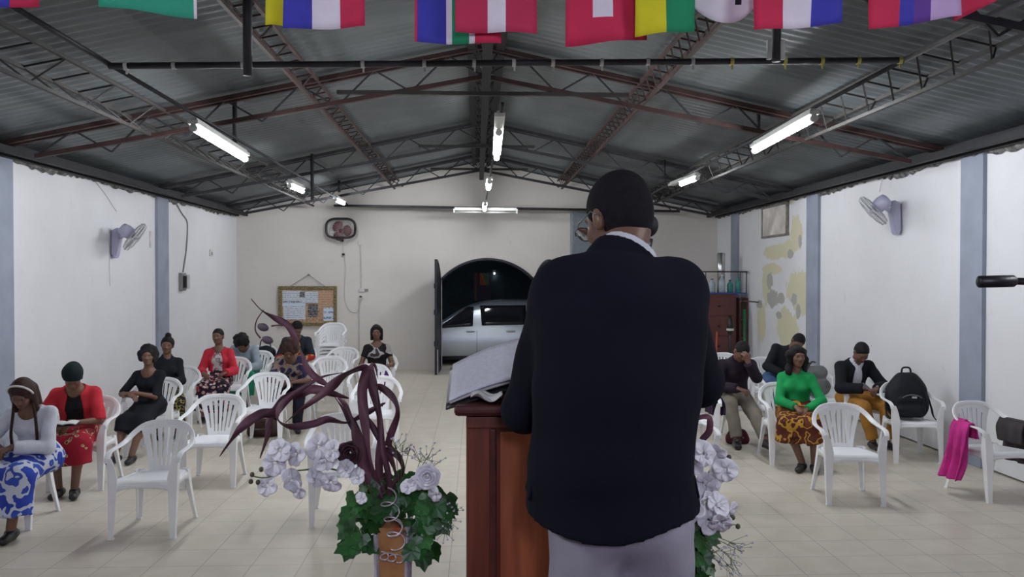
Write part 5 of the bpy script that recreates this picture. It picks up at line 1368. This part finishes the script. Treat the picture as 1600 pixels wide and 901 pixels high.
# ------------------------------------------------------------------ podium
PX, PY = .26, 2.62
wd = NT('podium_wood', .35); nz = wd.n('ShaderNodeTexNoise'); nz.inputs['Scale'].default_value = 3; nz.inputs['Detail'].default_value = 6; wd.l(wd.map((14, 14, 1.2)), nz.inputs['Vector'])
wd.col(wd.ramp(nz.outputs[0], [(.3, (.11, .026, .018)), (.7, (.19, .050, .028))])); M_POD = wd.mat
wd = NT('podium_panel_wood', .35); nz = wd.n('ShaderNodeTexNoise'); nz.inputs['Scale'].default_value = 3; nz.inputs['Detail'].default_value = 6; wd.l(wd.map((14, 14, 1.2)), nz.inputs['Vector'])
wd.col(wd.ramp(nz.outputs[0], [(.3, (.20, .050, .022)), (.7, (.31, .090, .036))])); M_PANEL = wd.mat
M_PTOP = plain('dark_varnish', (.080, .023, .020), .25, var=.2)
t = empty('podium', (PX, PY, STAGE), 0, 'reddish brown wooden podium with panelled body and dark top, in front of the standing man', 'podium')
hw, hd, H_ = .292, .21, 1.172
mb = MB(); mb.box((0, 0, (H_ - .036) / 2), (2 * hw, 2 * hd, H_ - .036)); mb.build('body', M_POD, t, bevel=.006)
for s_ in (-1, 1):
    mb = MB(); mb.box((0, s_ * (hd + .006), .58), (.385, .012, 1.02)); mb.build('panel', M_PANEL, t, bevel=.005)
    for sx in (-1, 1):
        mb = MB(); mb.box((sx * .212, s_ * (hd + .008), .58), (.022, .018, 1.04)); mb.build('moulding', M_PTOP, t, bevel=.006)
    mb = MB(); mb.box((0, s_ * (hd + .004), 1.118), (2 * hw, .010, .034)); mb.build('frieze', M_POD, t, bevel=.003)
mb = MB(); mb.box((0, 0, H_ - .016), (2 * hw + .07, 2 * hd + .07, .032)); mb.build('top_board', M_PTOP, t, bevel=.012)
mb = MB(); mb.box((0, 0, .04), (2 * hw + .05, 2 * hd + .05, .08)); mb.build('plinth', M_PTOP, t, bevel=.01)
# open ring binder with tilted pages on a low reading rest
BL, BR, TR, TL = P(703, 631, 2.44), P(830, 592, 2.52), P(830, 529, 2.78), P(709, 574, 2.70)
def quad_sheet(off, grow, nu=10, nv=8, sag=.0):
    n = (BR - BL).cross(TL - BL).normalized()
    a, b_, c, d = BL, BR, TR, TL
    mb = MB()
    def fn(u, v):
        u2 = (u - .5) * (1 + grow) + .5; v2 = (v - .5) * (1 + grow) + .5
        return tuple((a * (1 - u2) + b_ * u2) * (1 - v2) + (d * (1 - u2) + c * u2) * v2 + n * (off + sag * math.sin(math.pi * u) * (1 if v > .0 else 1)))
    mb.grid(fn, nu, nv); return mb
t = empty('open_binder', (BL + BR + TR + TL) / 4, 0, 'large white open pages in a black folder, tilted up on the podium top', 'open book')
def loc_build(mb, nm, mat, **kw):
    c = t.location; mb.v = [tuple(Vector(v) - c) for v in mb.v]; return mb.build(nm, mat, t, True, **kw)
pgm = NT('printed_page', .7); xx, yy, zz = pgm.sep()
pgm.col(pgm.ramp(pgm.noise(70, 3), [(.40, (.58, .59, .68)), (.58, (.64, .65, .74))]))
loc_build(quad_sheet(.010, 0, sag=.012), 'page', pgm.mat, solid=.006)
loc_build(quad_sheet(.003, 0, sag=.008), 'page', plain('paper_white', (.6, .6, .65), .8), solid=.006)
loc_build(quad_sheet(-.006, .10), 'cover', M_BLK, solid=.006)
# wooden rest under the binder
mb = MB(); n = (BR - BL).cross(TL - BL).normalized(); zt = STAGE + H_ - .002
tops = [p - n * .014 for p in (BL.lerp(TR, .12), BR.lerp(TL, .12), TR.lerp(BL, .12), TL.lerp(BR, .12))]
vs = [(p.x, p.y, zt) for p in tops] + [tuple(p) for p in tops]
mb.add(vs, [(3, 2, 1, 0), (4, 5, 6, 7), (0, 1, 5, 4), (1, 2, 6, 5), (2, 3, 7, 6), (3, 0, 4, 7)])
c = Vector((BL.x + .15, BL.y + .15, zt)); mb.v = [tuple(Vector(v) - c) for v in mb.v]; o = mb.build('book_rest', M_PTOP); o.location = c; tag(o, 'dark wedge-shaped rest on the podium top beneath the open pages', 'book rest')
c = P(763, 622, 2.40); t = MB(); t.grid(lambda u, v: ((u - .5) * .085, (v - .5) * .07, .004 + .012 * math.sin(u * 7 + v * 5) * math.sin(v * 6 + 1) + .012), 14, 12)
o = t.build('crumpled_paper', plain('paper_white', (.6, .6, .65), .8), None, True, solid=.002); o.location = (c.x - .005, 2.425, zt + .006); o.scale = (1.1, 1.1, 1.2); tag(o, 'small crumpled white paper on the podium top below the open pages', 'paper')

# ------------------------------------------------------------------ flower arrangements
M_RIB = plain('plum_leaf', (.105, .038, .060), .5, var=.45, scale=8, bump=.3, bscale=50)
M_STEM = plain('green_stem', (.10, .16, .05), .5); M_IVY = plain('ivy_leaf', (.022, .110, .022), .4, var=.7, scale=14)
M_PETAL = plain('white_petal', (.82, .82, .88), .6, var=.05); M_WIRE = plain('silver_wire', (.62, .58, .60), .3, .6)
M_BUD = plain('bud', (.09, .08, .05), .6, var=.4, scale=60)
rf = random.Random(11)
PET = MB()
for k in range(5):
    a0 = 2 * math.pi * k / 5 + (0.1 if k % 2 else 0); big = 1.0 if k in (1, 4) else .86
    PET.grid(lambda u, v, a0=a0, big=big: (lambda r_, w_: (r_ * math.cos(a0) - w_ * math.sin(a0), r_ * math.sin(a0) + w_ * math.cos(a0), .010 - .30 * (r_ - .020) ** 2 * 30 + .35 * abs(w_)))(.004 + .034 * big * u, (v - .5) * .044 * big * math.sin(math.pi * min(1, u * .86 + .08)) ** .6), 6, 6)
PET.grid(lambda u, v: ((u - .5) * .014, -.004 - v * .012, .012 + .008 * math.sin(math.pi * u)), 4, 4)
PET_ME = None
def blossom(parent, loc, scale=1.0, towards=(0, -1, .1)):
    global PET_ME
    if PET_ME is None:
        o = PET.build('blossom', M_PETAL, parent, True, solid=.0012); PET_ME = o.data
    else:
        o = bpy.data.objects.new('blossom', PET_ME); COL.objects.link(o); o.parent = parent
        m = o.modifiers.new('solid', 'SOLIDIFY'); m.thickness = .0012; m.offset = 0
    d = Vector(towards) + Vector((rf.uniform(-.7, .7), rf.uniform(-.3, .5), rf.uniform(-.5, .5)))
    o.rotation_mode = 'QUATERNION'; o.rotation_quaternion = d.to_track_quat('Z', 'Y') @ Euler((0, 0, rf.uniform(0, 6))).to_quaternion()
    o.location = loc; o.scale = (scale,) * 3; return o
def band(parent, c, pts, wpx, Y=2.6, nm='plum_ribbon', tip=True, mat=None):
    """a strap-shaped dyed leaf; pts are (px, py, dY)"""
    ps = spline([tuple(P(p[0], p[1], Y + (p[2] if len(p) > 2 else 0)) - c) for p in pts], 7); k = len(ps)
    wide = []; T0 = None
    for i in range(k):
        a = .55 + 1.1 * math.sin(i * .23 + len(pts)); T = (Vector(ps[min(i + 1, k - 1)]) - Vector(ps[max(i - 1, 0)])).normalized()
        s1 = T.cross(V(0, 1, 0)).normalized(); wide.append(s1 * math.cos(a * .7) + V(0, 1, 0) * math.sin(a * .7))
    w_ = wpx / 486.0
    sc = [(w_ * min(1, (k - 1 - i) / (k * .28), (i + 1.2) / (k * .12)) + .0012, .0011) for i in range(k)]
    mb = MB(); mb.sweep(ps, wide, [(-.5, -.6), (0, -1.6), (.5, -.6), (.5, .6), (0, -.4), (-.5, .6)], sc)
    return mb.build(nm, mat or M_RIB, parent, True)
def ivy(parent, c, cen, rad, n, nm='ivy_foliage', holes=()):
    mb = MB(); st = MB()
    for i in range(n):
        while True:
            u = V(rf.uniform(-1, 1), rf.uniform(-1, 1), rf.uniform(-1, 1))
            if u.length <= 1: break
        p = V(cen[0] + u.x * rad[0], cen[1] + u.y * rad[1], cen[2] + u.z * rad[2]) - c
        s = rf.uniform(.020, .042)
        d = (V(u.x * .6, -1 + u.y * .4, .5 + .5 * rf.random()) + V(rf.uniform(-.6, .6), rf.uniform(-.4, .4), rf.uniform(-.5, .4))).normalized()
        q = d.to_track_quat('Z', 'Y').to_matrix() @ Matrix.Rotation(rf.uniform(-.8, .8) + math.pi + (u.x * .7), 3, 'Z')
        out = [(0, -.42), (.45, -.62), (.72, -.38), (.95, .02), (.66, .30), (.60, .62), (.32, .72), (0, 1.15), (-.32, .72), (-.60, .62), (-.66, .30), (-.95, .02), (-.72, -.38), (-.45, -.62)]
        vs = [p] + [p + q @ V(a * s, b * s, -.14 * s * (a * a + b * b * .6) + .05 * s * abs(a)) for a, b in out]
        m = len(out); mb.add(vs, [(0, 1 + j, 1 + (j + 1) % m) for j in range(m)])
        if i % 3 == 0: st.tube(spline([(cen[0] - c.x, cen[1] - c.y, cen[2] - rad[2] * .5 - c.z), tuple((p + V(cen[0] - c.x, cen[1] - c.y, cen[2] - c.z)) / 2 + V(0, 0, .02)), tuple(p)], 4), .0022, 4)
    o = mb.build(nm, M_IVY, parent, False, solid=.0008); tag(o, kind='stuff'); st.build('ivy_stems', M_STEM, parent); return o
def sprig(parent, c, base, tips, nm='fine_sprig', col=(.62, .62, .72)):
    mb = MB(); fl = MB()
    for tp in tips:
        mb.tube(spline([tuple(base - c), tuple((base + tp) / 2 - c + V(rf.uniform(-.01, .01), 0, .01)), tuple(tp - c)], 4), .0014, 4)
        for k in range(9):
            e = tp + V(rf.uniform(-.035, .035), rf.uniform(-.02, .02), rf.uniform(-.03, .035)); mb.tube([tuple(tp - c - (tp - base) * .15), tuple(e - c)], .0007, 3); fl.ell(tuple(e - c), (.0035, .0035, .0035), 6, 4)
    o = mb.build(nm, M_STEM, parent); tag(fl.build('tiny_blooms', plain('pale_bloom', col, .7), o), kind='stuff'); return o
def rose(parent, loc, r, mat, nm='rose'):
    mb = MB()
    for ring, (n, rr_, op) in enumerate(((3, .30, .1), (4, .52, .35), (5, .78, .7), (6, 1.0, 1.15))):
        for k in range(n):
            a0 = 2 * math.pi * k / n + ring * .6
            def fn(u, v, a0=a0, rr_=rr_, op=op, n=n):
                a = a0 + (u - .5) * 2 * math.pi / n * 1.35; h = v; q = r * rr_ * (.35 + .65 * h + op * .25 * h * h) * (1 + .05 * math.sin(u * 9))
                return (q * math.cos(a), -(r * (.95 - .35 * op) * h - r * .2 + r * .10 * math.sin(math.pi * u)), q * math.sin(a))
            mb.grid(fn, 6, 5)
    o = mb.build(nm, mat, parent, True, solid=.0015); o.location = loc; return o
def vase(parent, h, w0, w1, sp=True):
    vt = NT('gold_red_paper', .5); n1 = vt.noise(16, 3); vt.col(vt.ramp(n1, [(.40, (.47, .24, .085)), (.58, (.40, .17, .06)), (.64, (.42, .045, .02))])); vm = vt.mat
    mb = MB(); k = 10; vs = []
    for i in range(k + 1):
        q = w0 + (w1 - w0) * i / k; z = h * i / k
        vs += [(-q, -q, z), (q, -q, z), (q, q, z), (-q, q, z)]
    fs = [(i * 4 + j, i * 4 + (j + 1) % 4, (i + 1) * 4 + (j + 1) % 4, (i + 1) * 4 + j) for i in range(k) for j in range(4)] + [(3, 2, 1, 0)]
    mb.add(vs, fs); mb.build('vase', vm, parent, solid=.004)
    for sx in (-1, 1):
        for sy in (-1, 1):
            e = MB(); e.bar((sx * w0, sy * w0, 0.004), (sx * w1, sy * w1, h + .003), .013, .013); e.build('silver_edge', plain('silver_edging', (.60, .58, .66), .35, .3, var=.25, scale=50), parent, bevel=.002)
    if sp:
        for (x0, z0, rr_, n, dx, dz) in ((-.01, h + .12, .026, 3.2, .030, -.15), (-.030, h - .075, .018, 2.6, .060, -.012), (.01, h + .02, .024, 1.7, .015, -.07)):
            mb = MB(); mb.tube([(x0 + dx * i / 50 + rr_ * math.sin(2 * math.pi * n * i / 50), -w1 - .035 + rr_ * .5 * math.cos(2 * math.pi * n * i / 50), z0 + dz * i / 50 + rr_ * .5 * math.cos(2 * math.pi * n * i / 50)) for i in range(51)], .0026, 6); mb.build('curled_wire', M_WIRE, parent, True)

VL = V(-.268, 2.60, STAGE)
t = empty('flower_arrangement', VL, 0, 'tall orange vase with curling plum ribbons, white orchids and ivy, left of the podium', 'flower arrangement', )
vase(t, .762, .036, .050)
bands = [([(600, 815), (595, 787), (574, 742), (565, 704), (553, 666), (542, 636), (527, 620, .02)], 22),
 ([(612, 815), (598, 775), (592, 726), (595, 685), (591, 651), (582, 609), (577, 583), (570, 570, .03)], 12),
 ([(596, 800, .01), (590, 760, .0), (578, 715, -.03), (570, 660, -.03), (566, 610, -.02), (572, 575, -.02), (542, 584, -.04), (519, 602, -.06), (500, 618, -.05), (470, 640, -.04), (446, 660, 0)], 15),
 ([(602, 629, .02), (572, 645, .03), (542, 660, .02), (512, 655, 0), (489, 662, -.02), (455, 666, -.05), (434, 655, -.08), (438, 636, -.08), (462, 614, -.06), (500, 590, -.03), (535, 582, 0)], 11),
 ([(545, 622, .05), (493, 608, .05), (470, 614, .04), (443, 622, 0), (428, 643, -.03), (406, 647, -.05), (379, 666, -.08), (360, 689, -.10), (343, 713, -.12)], 14),
 ([(436, 645, 0), (421, 655, -.02), (418, 680, -.04), (406, 716, -.06)], 9),
 ([(572, 605, .03), (595, 605, .02), (616, 624, 0), (621, 647, 0), (610, 681, .01), (608, 698, .02), (625, 716, .02), (629, 738, .02), (612, 760, .02), (600, 800, .02)], 11),
 ([(590, 800, .03), (586, 757, .04), (572, 715, .04), (557, 674, .04), (542, 647, .03), (523, 620, .02)], 13),
 ([(606, 800, .0), (608, 750, -.02), (598, 700, -.02), (592, 640, .0), (588, 600, .02), (580, 575, .04), (586, 571, .05), (590, 590, .05)], 9),
 ([(604, 800, .03), (618, 750, .04), (612, 720, .05), (596, 690, .04), (575, 655, .04), (560, 640, .03)], 10)]
for pts, wp in bands: band(t, VL, pts, wp)
def stemtube(parent, c, pts, rs, mat, nm='stem', Y=2.6):
    ps = spline([tuple(P(p[0], p[1], Y + (p[2] if len(p) > 2 else 0)) - c) for p in pts], 6); k = len(ps)
    mb = MB(); mb.tube(ps, [rs[0] + (rs[1] - rs[0]) * i / (k - 1) for i in range(k)], 7); return mb.build(nm, mat, parent, True)
band(t, VL, [(516, 603, .02), (497, 592, .03), (480, 575, .04), (470, 548, .05), (462, 530, .05), (450, 508, .05), (430, 497, .05), (408, 484, .05), (392, 466, .05)], 10, nm='dark_blade')
for pts, e in (([(412, 484, .05), (401, 500, .05), (399, 516, .05), (407, 528, .05)], (418, 531)), ([(445, 508, .05), (433, 508, .05), (424, 509, .05)], (411, 511))):
    so = stemtube(t, VL, pts, (.0015, .003), M_RIB, 'curled_tendril'); mb = MB(); p = P(e[0], e[1], 2.65) - VL
    mb.ell(tuple(p), (.019, .008, .013), 12, 8, Matrix.Rotation(.3, 3, 'Y')); mb.build('bud', plain('grey_plum_bud', (.10, .075, .10), .5), so, True)
so = stemtube(t, VL, [(590, 790, .0), (570, 755, -.05), (536, 738, -.09), (508, 731, -.1), (474, 734, -.11), (443, 738, -.12), (415, 746, -.12), (396, 744, -.12)], (.0035, .002), M_STEM, 'orchid_stem')
for px, py in ((408, 733), (394, 741), (403, 753), (392, 752)):
    mb = MB(); mb.ell(tuple(P(px, py, 2.48) - VL), (.007, .007, .008)); mb.build('bud', M_BUD, so, True)
for px, py, s_ in ((430, 722, 1), (421, 758, .9), (440, 703, .95), (452, 750, .95), (468, 762, .85), (466, 708, 1), (498, 698, 1), (490, 747, .85), (519, 751, .85), (506, 720, .9), (523, 703, .85), (543, 733, .8), (560, 745, .7), (566, 778, .5)):
    blossom(t, P(px, py, 2.49 + rf.uniform(-.03, .03)) - VL, s_ * 1.12)
rose(t, P(668, 743, 2.50) - VL, .031, M_PETAL)
for a, b in ((650, 752), (682, 770), (640, 760)): blossom(t, P(a, b, 2.5) - VL, .75)
rose(t, P(547, 707, 2.52) - VL, .030, plain('plum_petal', (.06, .02, .03), .7, var=.5, scale=40), 'dried_rose')
ce = P(617, 795, 2.60)
ivy(t, VL, (ce.x, ce.y + .03, ce.z + .035), (.15, .09, .065), 60); cl_ = P(572, 800, 2.57); ivy(t, VL, tuple(cl_), (.065, .05, .07), 20); cl_ = P(668, 800, 2.57); ivy(t, VL, tuple(cl_), (.07, .05, .07), 24)
ce2 = P(560, 830, 2.56); ivy(t, VL, tuple(ce2), (.07, .05, .06), 18)
ce3 = P(655, 840, 2.56); ivy(t, VL, tuple(ce3), (.06, .05, .09), 22)
ce3 = P(690, 800, 2.56); ivy(t, VL, tuple(ce3), (.05, .05, .05), 12)
sprig(t, VL, P(625, 770, 2.6), [P(629, 695, 2.6), P(640, 700, 2.62), P(618, 690, 2.6)]); sprig(t, VL, P(640, 775, 2.6), [P(672, 708, 2.58), P(660, 712, 2.6), P(680, 722, 2.6)]); sprig(t, VL, P(670, 800, 2.55), [P(705, 815, 2.52), P(700, 835, 2.52), P(708, 800, 2.54)], col=(.15, .25, .10))

VR = V(.645, 2.62, STAGE)
t = empty('flower_arrangement', VR, 0, 'second flower arrangement with white orchids and ivy, half hidden right of the standing man', 'flower arrangement')
vase(t, .70, .036, .050)
band(t, VR, [(1064, 760, .02), (1062, 700, .02), (1068, 670, .02), (1088, 654, 0), (1107, 652, -.01), (1108, 673, 0), (1096, 689, .02), (1095, 707, .02), (1101, 729, .02)], 10)
band(t, VR, [(1050, 800, .05), (1045, 700, .06), (1040, 640, .06), (1030, 590, .05), (1005, 580, .03), (990, 600, .02)], 12)
band(t, VR, [(1048, 800, .02), (1060, 740, .03), (1052, 680, .04), (1035, 640, .05), (1020, 660, .05)], 10)
so = stemtube(t, VR, [(1062, 830, .0), (1080, 790, -.02), (1098, 755, -.03), (1118, 722, -.03), (1136, 714, -.03)], (.0035, .002), M_STEM, 'orchid_stem')
for px, py in ((1139, 714), (1145, 808), (1137, 822), (1153, 822)):
    mb = MB(); mb.ell(tuple(P(px, py, 2.58) - VR), (.008, .008, .009)); mb.build('bud', M_BUD, so, True)
stemtube(t, VR, [(1070, 830, .0), (1100, 812, -.02), (1130, 815, -.03), (1150, 820, -.03)], (.003, .0015), M_STEM, 'orchid_stem')
for px, py, s_ in ((1096, 708, 1.05), (1118, 704, 1), (1086, 724, 1), (1113, 742, 1.2), (1131, 733, 1), (1100, 752, 1), (1097, 782, 1.1), (1118, 790, 1.1), (1134, 797, 1), (1104, 812, 1.1), (1124, 812, 1), (1082, 700, 1), (1080, 770, 1), (1084, 800, 1)):
    blossom(t, P(px, py, 2.56 + rf.uniform(-.03, .03)) - VR, s_ * 1.15)
ce = P(1070, 830, 2.62); ivy(t, VR, tuple(ce), (.11, .09, .07), 70)
ce = P(1090, 880, 2.58); ivy(t, VR, tuple(ce), (.05, .05, .06), 16)
sprig(t, VR, P(1080, 830, 2.58), [P(1150, 850, 2.55), P(1160, 862, 2.55), P(1140, 868, 2.55), P(1128, 885, 2.55), P(1145, 890, 2.55), P(1118, 870, 2.55), P(1152, 880, 2.55)], col=(.45, .45, .62))

# ------------------------------------------------------------------ microphone on a boom stand at the right
m0 = P(1530, 440, 1.62); m1 = P(1583, 439, 1.62)
SX = 1.75; t = empty('microphone_stand', (SX, 1.66, STAGE), 0, 'black microphone on a boom arm reaching in from the right edge', 'microphone stand')
L0 = V(SX, 1.66, STAGE)
mb = MB(); mb.tube([tuple(m0 - L0 - V(.003, 0, 0)), tuple(m0 - L0), tuple(m1 - L0), tuple(m1 - L0 + V(.006, 0, 0))], [.007, .0125, .0125, .008], 14); mb.build('microphone', M_BLK, t, True)
e = V(SX + .25, 1.68, m1.z - .02)
mb = MB(); mb.tube([tuple(m1 - L0), tuple(e - L0)], .0075, 10); mb.build('boom_arm', M_BLK, t, True)
mb = MB(); mb.tube([(0, .01, .05), (0, .01, m1.z - STAGE)], .012, 10); mb.build('pole', M_BLK, t, True)
mb = MB(); mb.tube([(0, -.02, m1.z - STAGE - .01), (0, .04, m1.z - STAGE - .01)], .025, 12); mb.build('clutch', M_BLK, t)
for k in range(3):
    a = 2 * math.pi * k / 3; mb = MB(); mb.tube([(0, .01, .16), (.30 * math.cos(a), .01 + .30 * math.sin(a), .012)], .010, 8); mb.build('leg', M_BLK, t)

# ------------------------------------------------------------------ flags on a string
FC = {'blue': (.06, .06, .46), 'red': (.62, .035, .10), 'white': (.82, .76, .88), 'green': (.02, .27, .13), 'teal': (.04, .36, .24), 'yellow': (.75, .68, .03), 'crimson': (.55, .04, .11), 'lilac': (.62, .44, .76), 'purple': (.14, .06, .34), 'mark': (.02, .02, .03)}
for k_, v_ in FC.items(): FC[k_] = cloth('flag_' + k_, v_, var=.06, bump=.1, rough=.7)
YFL = 3.5; ZT = 3.62
def flag(label, cols, yl, yr, Y=YFL, extra=None, rounded=0, seed=0):
    """cols: list of (px_left, px_right, colour)"""
    x0, x1 = cols[0][0], cols[-1][1]; a, b = P(x0, yl, Y), P(x1, yr, Y); W_ = b.x - a.x
    t = MB(); keys = sorted(set(c[2] for c in cols) | ({extra[4]} if extra else set())); ki = {k_: i for i, k_ in enumerate(keys)}
    us = []
    for c in cols:
        n = max(2, int((c[1] - c[0]) / 9)); us += [c[0] + (c[1] - c[0]) * i / n for i in range(n)]
    if extra: us += [extra[0], extra[2]]
    us = sorted(set(us + [x1])); nv = 16
    zz = []
    vs = []; org = V((a.x + b.x) / 2, Y, ZT)
    for j in range(nv + 1):
        for px in us:
            u = (px - x0) / (x1 - x0); yb = yl + (yr - yl) * u - rounded * (abs(2 * u - 1) ** 2.5)
            zb = P(px, yb, Y).z; v = j / nv; x = P(px, 0, Y).x
            if extra:      # keep a row on the lower edge of the inner square
                ze = P(px, extra[3], Y).z; z = zb + (ze - zb) * (j / 2) if j <= 2 else ze + (ZT - ze) * (j - 2) / (nv - 2)
            else: z = zb + (ZT - zb) * v
            y = Y + .014 * math.sin(u * 7 + seed) * (1 - v * .7) + .008 * math.sin(z * 11 + u * 4 + seed)
            vs.append((x - org.x, y - org.y, z - org.z))
    n = len(us)
    for j in range(nv):
        for i in range(n - 1):
            pm_ = (us[i] + us[i + 1]) / 2; c = next(c[2] for c in cols if c[0] <= pm_ <= c[1])
            if extra and extra[0] <= pm_ <= extra[2] and j >= 2 and j < 10: c = extra[4]
            t.f.append((j * n + i, j * n + i + 1, (j + 1) * n + i + 1, (j + 1) * n + i)); t.m.append(ki[c])
    t.v = vs
    o = t.build('flag', [FC[k_] for k_ in keys], None, True, solid=.0015); o.location = org
    return tag(o, label, 'flag', 'cloth flags on the string across the hall')
flag('flag of blue and red cloth at the far top left corner of the picture', [(-60, 17, 'blue'), (17, 57, 'red')], 22, 8, seed=1)
flag('plain green flag with slanting lower edge and white right hem', [(153, 301, 'teal'), (301, 306, 'white')], 10, 28, seed=2)
flag('yellow flag showing as a narrow strip beside the blue, white and red one', [(415, 470, 'yellow')], 40, 40, Y=3.56, seed=3)
flag('blue, white and red vertical striped flag left of centre, blue stripe on its left', [(443, 487, 'blue'), (487, 531, 'white'), (531, 571, 'red')], 46, 42, seed=4)
flag('blue, white, green and red flag partly behind the red white red flag', [(648, 652, 'red'), (652, 697, 'blue'), (697, 706, 'white'), (706, 733, 'green'), (733, 742, 'white'), (742, 783, 'red')], 66, 69, Y=3.56, seed=5)
flag('red, white and red flag at centre overlapping a blue and green one', [(711, 762, 'crimson'), (762, 790, 'white'), (790, 839, 'crimson')], 49, 53, seed=6)
flag('red flag with a white inner bar, lowest hanging, right of centre', [(884, 1012, 'red')], 72, 61, Y=3.56, extra=(926, 0, 957, 28, 'white'), seed=7)
flag('yellow and green flag overlapping the red one with a white bar', [(993, 1040, 'yellow'), (1040, 1087, 'green')], 57, 47, Y=3.50, seed=8)
flag('pale white flag with rounded lower edge and a small black mark', [(1081, 1186, 'white')], 37, 33, Y=3.60, rounded=30, extra=(1150, 0, 1160, 6, 'mark'), seed=9)
flag('red, white and blue vertical striped flag right of centre, red stripe on its left', [(1177, 1224, 'red'), (1224, 1269, 'white'), (1269, 1313, 'blue')], 48, 37, seed=10)
flag('red, blue, purple and lilac flag with slanting red edge at the top right', [(1356, 1408, 'red'), (1408, 1430, 'blue'), (1430, 1453, 'purple'), (1453, 1499, 'lilac')], 47, 26, seed=11)
flag('slanting red flag end beside the lilac stripe at the top right', [(1490, 1566, 'red')], 34, -3, Y=3.54, seed=12)
mb = MB(); mb.tube([(x, YFL + .02, ZT + .004 + .0 * x) for x in (-2.3, -1, 0, 1, 2.6)], .003, 6)
for x in (-2.3, -.2, 2.6): mb.tube([(x, YFL + .02, ZT), (x, YFL + .02, roof_z(x))], .003, 5)
c = V(0, YFL + .02, ZT); mb.v = [tuple(Vector(v) - c) for v in mb.v]; o = mb.build('flag_string', M_WCORD, None, True); o.location = c; tag(o, 'thin string tied to the roof carrying the row of flags', 'string')
